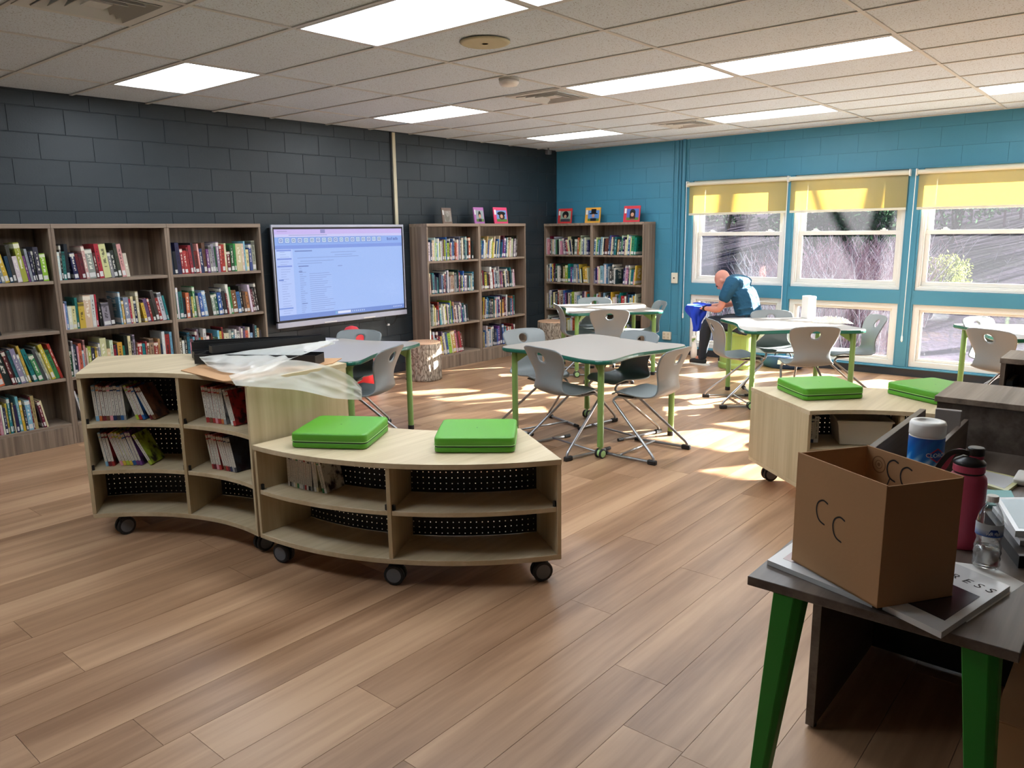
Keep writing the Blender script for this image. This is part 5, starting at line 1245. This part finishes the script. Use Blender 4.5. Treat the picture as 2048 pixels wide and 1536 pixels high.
# carton and cloth on the sunlit table
t = thing('paper_carton', 'tall white paper carton standing on the sunlit table', 'box', (7.93,2.745,.7406)); MB().obox((7.93,2.745,.851),(.045,.058,.11),Matrix.Rotation(D(-38),3,'Z')).build('body', M['white'], t, bevel=.003)
MB().obox((7.93,2.745,.9625),(.043,.056,.001),Matrix.Rotation(D(-38),3,'Z')).build('lid_flap', M['paper'], t)
t = thing('crumpled_cloth', 'crumpled pale rag on the sunlit table beside the white carton', 'cloth', (7.7,2.45,.7406))
rr = random.Random(5); mb = MB(); rows = []
for i in range(15):
    row = []
    for j in range(25):
        u, v = i/14-.5, j/24-.5; e_ = max(0, 1-(2*abs(u))**3)*max(0, 1-(2*abs(v))**3)
        row.append((7.70+u*.20+v*.10+.01*math.sin(9*j), 2.44-v*.34+u*.1, .7415+e_*(.028+.018*math.sin(i*1.3+j*.7)+.014*math.sin(j*1.9-i)+.008*rr.random())))
    rows.append(row)
mb.grid(rows).build('rag', plain('pale_rag',(226,220,206),.8), t, smooth=True)

# ================================================================ PERSON ON THE GREEN STOOL
t = thing('round_stool', 'lime green round stool under the crouching person', 'stool', (8.78,3.86,0))
MB().lathe([(.19,.001),(.215,.004),(.215,.05),(.21,.06),(.20,.07),(.20,.40),(.21,.41),(.215,.43),(.20,.445),(.001,.447)], 40, (8.78,3.86,0)).build('body', plain('lime_vinyl',(140,166,82),.5), t, smooth=False)
def skin_chain(chains, sub=1):
    """grow smooth limbs from joint chains: [(points, radii)] all rooted at the first point of the first chain"""
    me = bpy.data.meshes.new('sk'); vs_ = []; es = []; rr = []; key = {}
    for pts, rad in chains:
        prev = None
        for p, r in zip(pts, rad):
            k = tuple(round(c, 4) for c in p)
            if k not in key: key[k] = len(vs_); vs_.append(p); rr.append(r if isinstance(r, tuple) else (r, r))
            if prev is not None: es.append((prev, key[k]))
            prev = key[k]
    me.from_pydata(vs_, es, []); o = bpy.data.objects.new('sk', me); C.objects.link(o)
    sk = o.modifiers.new('s', 'SKIN'); sk.use_smooth_shade = True
    for i, d in enumerate(me.skin_vertices[0].data): d.radius = rr[i]; d.use_root = (i == 0)
    ss = o.modifiers.new('u', 'SUBSURF'); ss.levels = sub; ss.render_levels = sub
    m2 = bpy.data.meshes.new_from_object(o.evaluated_get(bpy.context.evaluated_depsgraph_get()))
    out = ([tuple(v.co) for v in m2.vertices], [tuple(p.vertices) for p in m2.polygons])
    bpy.data.objects.remove(o); bpy.data.meshes.remove(m2); return out
def ellipsoid(c, r, R=Matrix.Identity(3), n=20, m=12):
    vs_ = []; c = Vector(c)
    for i in range(m+1):
        ph = PI*i/m
        for k in range(n): vs_.append(tuple(c+R@Vector((r[0]*math.sin(ph)*math.cos(2*PI*k/n), r[1]*math.sin(ph)*math.sin(2*PI*k/n), r[2]*math.cos(ph)))))
    return vs_, [(i*n+k, (i+1)*n+k, (i+1)*n+(k+1)%n, i*n+(k+1)%n) for i in range(m) for k in range(n)]
def remeshed(name, parts, mat, parent, vox=.008, smooth_it=3):
    mb = MB()
    for v, f in parts: mb.add(v, f)
    o = mb.build('tmp', mat); x = o.modifiers.new('r', 'REMESH'); x.mode = 'VOXEL'; x.voxel_size = vox
    y = o.modifiers.new('s', 'SMOOTH'); y.iterations = smooth_it; y.factor = .5
    me = bpy.data.meshes.new_from_object(o.evaluated_get(bpy.context.evaluated_depsgraph_get())); bpy.data.objects.remove(o)
    me.name = name; me.shade_smooth(); me.transform(ROOT[parent.name].inverted()); ob = bpy.data.objects.new(name, me); C.objects.link(ob); ob.parent = parent
    if not me.materials: me.materials.append(mat)
    return ob
# joints (world): sits facing +Y (towards the corner), bent forward over a cloth
PX = 8.78
hipc = (PX,3.74,.53); bel = (PX,3.74,.66); wst = (PX-.01,3.77,.80); chs = (PX-.02,3.83,.95); upc = (PX-.02,3.90,1.03); nck = (PX-.02,3.965,1.05)
hd = Vector((PX-.03,4.06,1.035))
shL, shR = (PX-.19,3.90,.98), (PX+.17,3.90,1.0); elL, elR = (PX-.25,3.99,.705), (PX+.22,4.02,.74); wrL, wrR = (PX-.14,4.235,.70), (PX+.06,4.28,.70)
hpL, hpR = (PX-.11,3.78,.53), (PX+.11,3.78,.53); knL, knR = (PX-.16,4.19,.55), (PX+.17,4.14,.55); anL, anR = (PX-.10,4.26,.10), (PX+.20,4.02,.11)
toL, toR = (PX-.08,4.46,.045), (PX+.22,4.24,.045)
def mid(a, b, u): return tuple(Vector(a).lerp(Vector(b), u))
body = [skin_chain([([hipc,bel,wst,chs,upc,nck,tuple(hd)],[(.12,.10),(.11,.10),(.11,.10),(.11,.09),(.08,.07),.062,.07]),
  ([upc,mid(upc,shL,.75),shL,mid(shL,elL,.5),elL,mid(elL,wrL,.35),wrL],[(.08,.07),.06,.056,.052,.042,.043,.027]),
  ([upc,mid(upc,shR,.75),shR,mid(shR,elR,.5),elR,mid(elR,wrR,.35),wrR],[(.08,.07),.06,.056,.052,.042,.043,.027]),
  ([hipc,hpL,mid(hpL,knL,.5),knL,mid(knL,anL,.3),mid(knL,anL,.7),anL,mid(anL,toL,.3),mid(anL,toL,.5)],[(.12,.10),.08,.075,.058,.058,.045,.034,.028,.020]),
  ([hipc,hpR,mid(hpR,knR,.5),knR,mid(knR,anR,.3),mid(knR,anR,.7),anR,mid(anR,toR,.3),mid(anR,toR,.5)],[(.12,.10),.08,.075,.058,.058,.045,.034,.028,.020])])]
RH = Matrix.Rotation(math.radians(-52), 3, 'X')     # head looks forward and down
body.append(ellipsoid(hd, (.076,.098,.112), RH)); body.append(ellipsoid(hd+RH@Vector((0,-.02,.035)), (.077,.090,.085), RH))
body.append(ellipsoid(hd+RH@Vector((0,.055,-.06)), (.050,.050,.05), RH)); body.append(ellipsoid(hd+RH@Vector((0,.104,-.012)), (.013,.020,.022), RH))
body.append(ellipsoid(hd+RH@Vector((0,.088,-.052)), (.024,.018,.007), RH)); body.append(ellipsoid(hd+RH@Vector((0,.088,-.063)), (.022,.018,.007), RH))
for s in (-1, 1):
    body.append(ellipsoid(hd+RH@Vector((s*.078,-.008,-.012)), (.010,.019,.030), RH, 12, 8)); body.append(ellipsoid(hd+RH@Vector((s*.03,.088,.022)), (.018,.016,.008), RH, 10, 6))
for wr, s in ((wrL,-1),(wrR,1)):
    w0 = Vector(wr); dr = (w0-Vector(elL if s < 0 else elR)).normalized(); side = Vector((1,0,0)); dn = dr.cross(side).normalized()
    dn = dn if dn.z < 0 else -dn
    body.append(ellipsoid(w0+dr*.045, (.038,.05,.018), Matrix((side, dr, side.cross(dr))).transposed(), 14, 8))
    for k, (o_, ln) in enumerate(((-.027,.062),(-.009,.072),(.009,.068),(.027,.054))):
        b0 = w0+dr*.08+side*o_; p1 = b0+dr*ln*.42; p2 = p1+(dr*.5+dn*.85).normalized()*ln*.36; p3 = p2+(dn-dr*.35).normalized()*ln*.3
        body.append(skin_chain([([tuple(w0+dr*.05+side*o_*.8),tuple(b0),tuple(p1),tuple(p2),tuple(p3)],[.010,.010,.009,.0085,.007])]))
    th = w0+dr*.02+side*(-s*.03); body.append(skin_chain([([tuple(w0+dr*.015),tuple(th),tuple(th+side*(-s*.018)+dr*.03+dn*.012),tuple(th+side*(-s*.012)+dr*.055+dn*.03)],[.014,.012,.010,.008])]))
pr = thing('person', 'bald person in teal blue shirt bent over a blue cloth by the window', 'person', (PX,3.8,0))
remeshed('body', body, M['skin'], pr, vox=.0065)
# clothes follow the body
tt = NT('teal_knit_shirt'); tt.set(Roughness=.8); tt.b.inputs['Base Color'].default_value = lin(16,76,106); tc = tt.n('ShaderNodeTexCoord'); nz = tt.n('ShaderNodeTexNoise'); nz.inputs['Scale'].default_value = 9; nz.inputs['Detail'].default_value = 3; tt.l(tc.outputs['Object'], nz.inputs['Vector']); bp = tt.n('ShaderNodeBump'); bp.inputs['Strength'].default_value = .9; bp.inputs['Distance'].default_value = .03; tt.l(nz.outputs['Fac'], bp.inputs['Height']); tt.l(bp.outputs[0], tt.b.inputs['Normal'])
hem = (PX,3.66,.50); sl_ = mid(shL,elL,.72); sr_ = mid(shR,elR,.72)
shirt = [skin_chain([([hem,bel,wst,chs,upc,mid(upc,nck,.75)],[(.19,.165),(.19,.17),(.185,.17),(.19,.165),(.165,.145),.082]),
  ([upc,mid(upc,shL,.75),shL,mid(shL,elL,.4),sl_],[(.165,.145),.10,.088,.08,.076]), ([upc,mid(upc,shR,.75),shR,mid(shR,elR,.4),sr_],[(.165,.145),.10,.088,.08,.076])])]
for k in range(6):   # fabric folds across the back
    a0 = (PX-.17+.012*k, 3.60+.02*k, .60+.07*k); a1 = (PX-.19, 3.80+.015*k, .56+.075*k)
    shirt.append(skin_chain([([a0, mid(a0,a1,.5), a1],[.006,.014,.005])], 1))
remeshed('shirt', shirt, tt.m, pr, vox=.009, smooth_it=4)
trs = [skin_chain([([(PX,3.72,.50),hpL,mid(hpL,knL,.5),knL,mid(knL,anL,.3),mid(knL,anL,.7),mid(knL,anL,1.12)],[(.16,.12),.118,.10,.078,.074,.064,.06]),
   ([(PX,3.72,.50),hpR,mid(hpR,knR,.5),knR,mid(knR,anR,.3),mid(knR,anR,.7),mid(knR,anR,1.12)],[(.16,.12),.118,.10,.078,.074,.064,.06])])]
remeshed('trousers', trs, plain('dark_trousers',(30,38,50),.8,var=.1), pr, vox=.009)
for an, to in ((anL,toL),(anR,toR)):
    a = Vector(an); b = Vector(to); dr = Vector((b.x-a.x,b.y-a.y,0)).normalized(); sd = Vector((dr.y,-dr.x,0)); hz = a-dr*.06
    pts = [((0,0,.052),.04),((.05,0,.045),.043),((.13,0,.040),.043),((.20,0,.034),.040),((.245,0,.028),.026)]
    P_ = [tuple(Vector((hz.x,hz.y,0))+dr*(p[0])+Vector((0,0,p[2]))) for p, r in pts]
    sh = remeshed('shoe', [skin_chain([(P_, [r for p, r in pts])]), skin_chain([([tuple(a+Vector((0,0,-.04))),tuple(a+Vector((0,0,.02)))],[.042,.04])])], M['rubber'], pr, vox=.007)
    mb = MB(); K = 24; ring_ = []
    for k in range(K):
        q = 2*PI*k/K; xx = .095+.145*math.cos(q); yy = .043*math.sin(q)*(1.1-.15*math.cos(q)); p = hz+dr*xx+sd*yy; ring_.append((p.x,p.y))
    mb.prism(ccw(ring_), .001, .020); mb.build('sole', M['white'], sh)
mb = MB(); w0 = Vector(wrL); dr = (w0-Vector(elL)).normalized(); mb.cyl(tuple(w0-dr*.02), tuple(w0+dr*.004), .034, n=18); mb.build('wristwatch', M['black'], pr)
MB().add(*ellipsoid(hd+RH@Vector((0,.070,-.082)), (.032,.026,.03), RH)).build('beard', plain('white_beard',(226,216,210),.9,bump=.6), pr, smooth=True)
for s in (-1,1): MB().add(*ellipsoid(hd+RH@Vector((s*.03,.094,.008)), (.012,.010,.010), RH, 12, 8)).build('eye', plain('eye_dark',(60,44,40),.3) if s<0 else bpy.data.materials['eye_dark'], pr, smooth=True)
# blue cloth in the hands
t = thing('blue_cloth', 'bright blue cloth hanging from the hands of the crouching person', 'cloth', (PX-.08,4.36,.7))
rows = []
for i in range(22):
    v = i/21; wd = .12*(1-v*.75)*(1+.15*math.sin(7*v)); row = []
    for k in range(32):
        a = 2*PI*k/32; f = 1+.28*math.sin(4*a+5*v)+.16*math.sin(9*a-4*v)
        row.append((PX-.06+.075*(1-.6*v)*math.cos(a)*f, 4.36+.01*math.sin(6*v)+wd*math.sin(a)*f+.02*v, .735-.33*v+.02*math.cos(a)*(1-v)))
    rows.append(row)
mb = MB(); mb.grid(rows, closed=True); mb.f.append(tuple(range(32))); mb.m.append(0); mb.f.append(tuple(21*32+k for k in range(32))[::-1]); mb.m.append(0)
mb.build('folds', plain('royal_blue_fabric',(16,60,190),.75,var=.3), t, smooth=True)
t = thing('spray_bottle', 'white spray bottle on the floor before the leftmost low window', 'bottle', (9.12,4.60,0))
MB().lathe([(.036,.001),(.042,.006),(.042,.12),(.036,.15),(.022,.19),(.014,.215),(.013,.235)], 24, (9.12,4.60,0)).build('body', M['white'], t, smooth=True)
MB().lathe([(.016,.2355),(.016,.255),(.012,.256)], 16, (9.12,4.60,0)).build('collar', M['limemetal'], t)
MB().box(9.07,9.15,4.588,4.612,.2565,.285).build('spray_head', M['white'], t, bevel=.004); MB().box(9.075,9.085,4.592,4.608,.215,.256).build('trigger', M['limemetal'], t)
t = thing('tool_bag', 'low navy bag with white tag on the floor behind the stool', 'bag', (9.05,3.40,0))
mb = MB(); rows = []
for i, (hw, z) in enumerate(((.10,.002),(.125,.03),(.13,.08),(.10,.125),(.04,.14),(.005,.142))): rows.append([(9.05+hw*math.cos(a)*(1+.05*math.sin(3*a+i)), 3.40+2.0*hw*math.sin(a)*(1+.04*math.sin(4*a)), z) for a in [2*PI*k/28 for k in range(28)]])
mb.grid(rows, closed=True).build('body', plain('navy_canvas',(34,60,96),.8), t, smooth=True)
MB().tube(smoothpath([(9.05,3.30,.14),(9.04,3.34,.20),(9.04,3.46,.20),(9.05,3.50,.14)],5),.008,7).build('handle', M['black'], t); MB().obox((8.915,3.36,.085),(.002,.05,.025),Matrix.Rotation(.2,3,'Y')).build('tag', M['paper'], t)

# ================================================================ OUTDOORS
def hz_(x, y):
    if x < 12: return -.15
    u = (x-12); z = -.15+ .16*u*min(1, u/4) if u < 4 else -.15+.16*4+ (u-4)*.17
    return z+.06*math.sin(x*1.3+y*.7)*min(1,u/3)+.05*math.sin(y*1.1)*min(1,u/3)
mb = MB(); gx = [9.53+.0]+[10+.5*i for i in range(80)]; gy = [-34+1.0*j for j in range(72)]
mb.grid([[(x,y,hz_(x,y)) for y in gy] for x in gx])
tt = NT('leaf_litter_slope'); tc = tt.n('ShaderNodeTexCoord'); n1_ = tt.n('ShaderNodeTexNoise'); n1_.inputs['Scale'].default_value = .7; n1_.inputs['Detail'].default_value = 8; n1_.inputs['Roughness'].default_value = .7
n2_ = tt.n('ShaderNodeTexNoise'); n2_.inputs['Scale'].default_value = 14; n2_.inputs['Detail'].default_value = 6; tt.l(tc.outputs['Object'], n1_.inputs['Vector']); tt.l(tc.outputs['Object'], n2_.inputs['Vector'])
ma = tt.n('ShaderNodeMath', operation='MULTIPLY_ADD'); ma.inputs[1].default_value = .5; tt.l(n2_.outputs['Fac'], ma.inputs[0]); tt.l(n1_.outputs['Fac'], ma.inputs[2]); cr = tt.n('ShaderNodeValToRGB'); e = cr.color_ramp.elements
e[0].position = .52; e[0].color = lin(44,46,46); e[1].position = .98; e[1].color = lin(66,61,72)
x = e.new(.66); x.color = lin(50,50,51); x = e.new(.8); x.color = lin(60,55,64); tt.l(ma.outputs[0], cr.inputs[0]); tt.l(cr.outputs[0], tt.b.inputs['Base Color']); tt.set(Roughness=1.0, Specular_IOR_Level=0.0)
bp = tt.n('ShaderNodeBump'); bp.inputs['Strength'].default_value = .5; bp.inputs['Distance'].default_value = .03; tt.l(n2_.outputs['Fac'], bp.inputs['Height']); tt.l(bp.outputs[0], tt.b.inputs['Normal'])
hill = mb.build('hillside', tt.m, smooth=True); struct(hill)
M['twig'] = plain('reddish_twigs',(110,84,92),.9,spec=0,var=.3); M['twig2'] = plain('pale_twigs',(150,138,142),.9,spec=0); M['barkout'] = plain('grey_tree_bark',(96,86,80),.95,spec=0,var=.3,bump=1,bscale=20)
def brush(name, label, n, xr, yr, hfun, mats, seed, rad=.004):
    r = random.Random(seed); mb = MB()
    for i in range(n):
        x, y = r.uniform(*xr), r.uniform(*yr); h = hfun(y)*r.uniform(.6,1.08); z = hz_(x,y); mi = 0 if r.random() < .65 else 1
        a, l = r.uniform(0,2*PI), r.uniform(.1,.6)*h; pts = [(x,y,z),(x+.25*l*math.cos(a),y+.25*l*math.sin(a),z+h*.45),(x+l*math.cos(a),y+l*math.sin(a),z+h)]
        mb.tube(pts, [rad*1.4,rad,rad*.5], 3, mi)
        for k in range(3):
            u = r.uniform(.35,.85); p = Vector(pts[1]).lerp(Vector(pts[2]), u); b = r.uniform(0,2*PI); q = p+Vector((math.cos(b)*.14,math.sin(b)*.14,.16))*r.uniform(.6,1.5)*h/1.5
            mb.tube([tuple(p),tuple(q)], [rad*.8,rad*.4], 3, mi)
    o = mb.build(name, mats); o['kind'] = 'stuff'; return tag(o, label, 'brush')
brush('brush_thicket', 'tall reddish leafless brush outside the middle window', 1500, (11.6,14.4), (2.9,5.9), lambda y: 1.5 if y < 4.6 else 1.5-.55*(y-4.6), [M['twig'],M['twig2']], 3)
brush('dry_weeds', 'thin pale weeds scattered on the slope outside', 200, (13,26), (-2,16), lambda y: .6, [M['twig2'],M['twig']], 6, .004)
brush('hilltop_saplings', 'bare saplings along the top of the slope outside', 420, (22,32), (-4,26), lambda y: 4.5, [M['barkout'],M['twig']], 8, .025)
def foliage(label, c, r, n, mat, seed, name='evergreen_bush', ls=.07):
    rr = random.Random(seed); t = thing(name, label, 'bush', (c[0],c[1],hz_(c[0],c[1])), 0, 'bushes on the slope outside'); mb = MB()
    for i in range(n):
        v = Vector((rr.gauss(0,1),rr.gauss(0,1),rr.gauss(0,1))).normalized()*(rr.random()**.35); f = 1+.25*math.sin(5*v.x+seed)*math.cos(4*v.y)
        p = Vector((c[0]+v.x*r[0]*f, c[1]+v.y*r[1]*f, c[2]+v.z*r[2]*f)); a = Vector((rr.gauss(0,1),rr.gauss(0,1),rr.gauss(0,1))).normalized()*ls; b = a.orthogonal().normalized()*ls*.5
        mb.add([tuple(p-a),tuple(p+b),tuple(p+a),tuple(p-b)], [(0,1,2,3)])
    o = mb.build('foliage', mat, t); o['kind'] = 'stuff'
    st = MB(); z0 = hz_(c[0],c[1])
    for k in range(5): st.tube([(c[0]+.05*k-.1,c[1],z0),(c[0]+rr.uniform(-.3,.3)*r[0],c[1]+rr.uniform(-.3,.3)*r[1],c[2])],[.03,.015],5)
    st.build('stems', M['barkout'], t); return t
def leafm(name, c): 
    t = NT(name); d = t.n('ShaderNodeBsdfDiffuse'); d.inputs[0].default_value = lin(*c); tl = t.n('ShaderNodeBsdfTranslucent'); tl.inputs[0].default_value = lin(*[min(255,v*1.25) for v in c]); m1 = t.n('ShaderNodeMixShader'); m1.inputs[0].default_value = .4; t.l(d.outputs[0], m1.inputs[1]); t.l(tl.outputs[0], m1.inputs[2]); t.l(m1.outputs[0], t.o.inputs[0]); return t.m
M['leaf'] = leafm('evergreen_leaf',(52,74,54)); M['leaf2'] = leafm('yellow_green_leaf',(118,124,70))
foliage('dark evergreen bush behind the brush in the middle window', (18.5,5.9,1.9), (1.4,1.7,1.1), 5200, M['leaf'], 2)
foliage('dark evergreen bush behind the top of the right window', (21,4.0,2.7), (1.5,2.2,.9), 4200, M['leaf'], 7)
foliage('evergreen bush high on the slope behind the leftmost window', (23,10.6,3.2), (1.6,2.4,1.2), 4200, M['leaf'], 9)
foliage('small yellow green shrub outside the right window', (16,3.12,.78), (.5,.42,.36), 1500, M['leaf2'], 12, 'low_shrub', .035)
def tree(label, x, y, h, seed, r0=.17):
    rr = random.Random(seed); t = thing('bare_tree', label, 'tree', (x,y,hz_(x,y)), 0, 'bare trees on the slope outside'); z = hz_(x,y)-.1
    tr_ = MB(); br = MB()
    def grow(p, d, L, r, dep):
        pts = [p]; q = p; n = 4
        for k in range(n): d = (d+Vector((rr.gauss(0,.1),rr.gauss(0,.1),rr.gauss(0,.05)))).normalized(); q = q+d*L/n; pts.append(q)
        (tr_ if dep == 0 else br).tube([tuple(a) for a in pts], [r*(1-.5*k/n) for k in range(n+1)], 8 if dep < 2 else 4)
        if dep >= 3: return
        for k in range(3 if dep == 0 else 2):
            u = rr.uniform(.35,1); b = pts[min(n, max(1, int(u*n+.5)))]; a = rr.uniform(0,2*PI); s = d.orthogonal().normalized(); s = Matrix.Rotation(a,3,d)@s
            grow(b, (d*.75+s*rr.uniform(.5,.9)+Vector((0,0,.15))).normalized(), L*rr.uniform(.5,.72), r*.36, dep+1)
    grow(Vector((x,y,z)), Vector((rr.uniform(-.1,.1),rr.uniform(-.1,.1),1)), h*.6, r0, 0)
    tr_.build('trunk', M['barkout'], t, smooth=True); br.build('branches', M['barkout'], t, smooth=True)
tree('bare tree on the sunward side of the slope, nearest the building', 16.2,-1.4,12,1,.15)
tree('bare tree on the sunward side of the slope, thick trunk', 18.5,-1.95,13,2,.17)
tree('bare tree on the slope seen through the leftmost window', 21.5,11.6,9,5,.15)
tree('bare tree behind the evergreen bush outside the middle window', 20.8,7.6,9,6,.12)
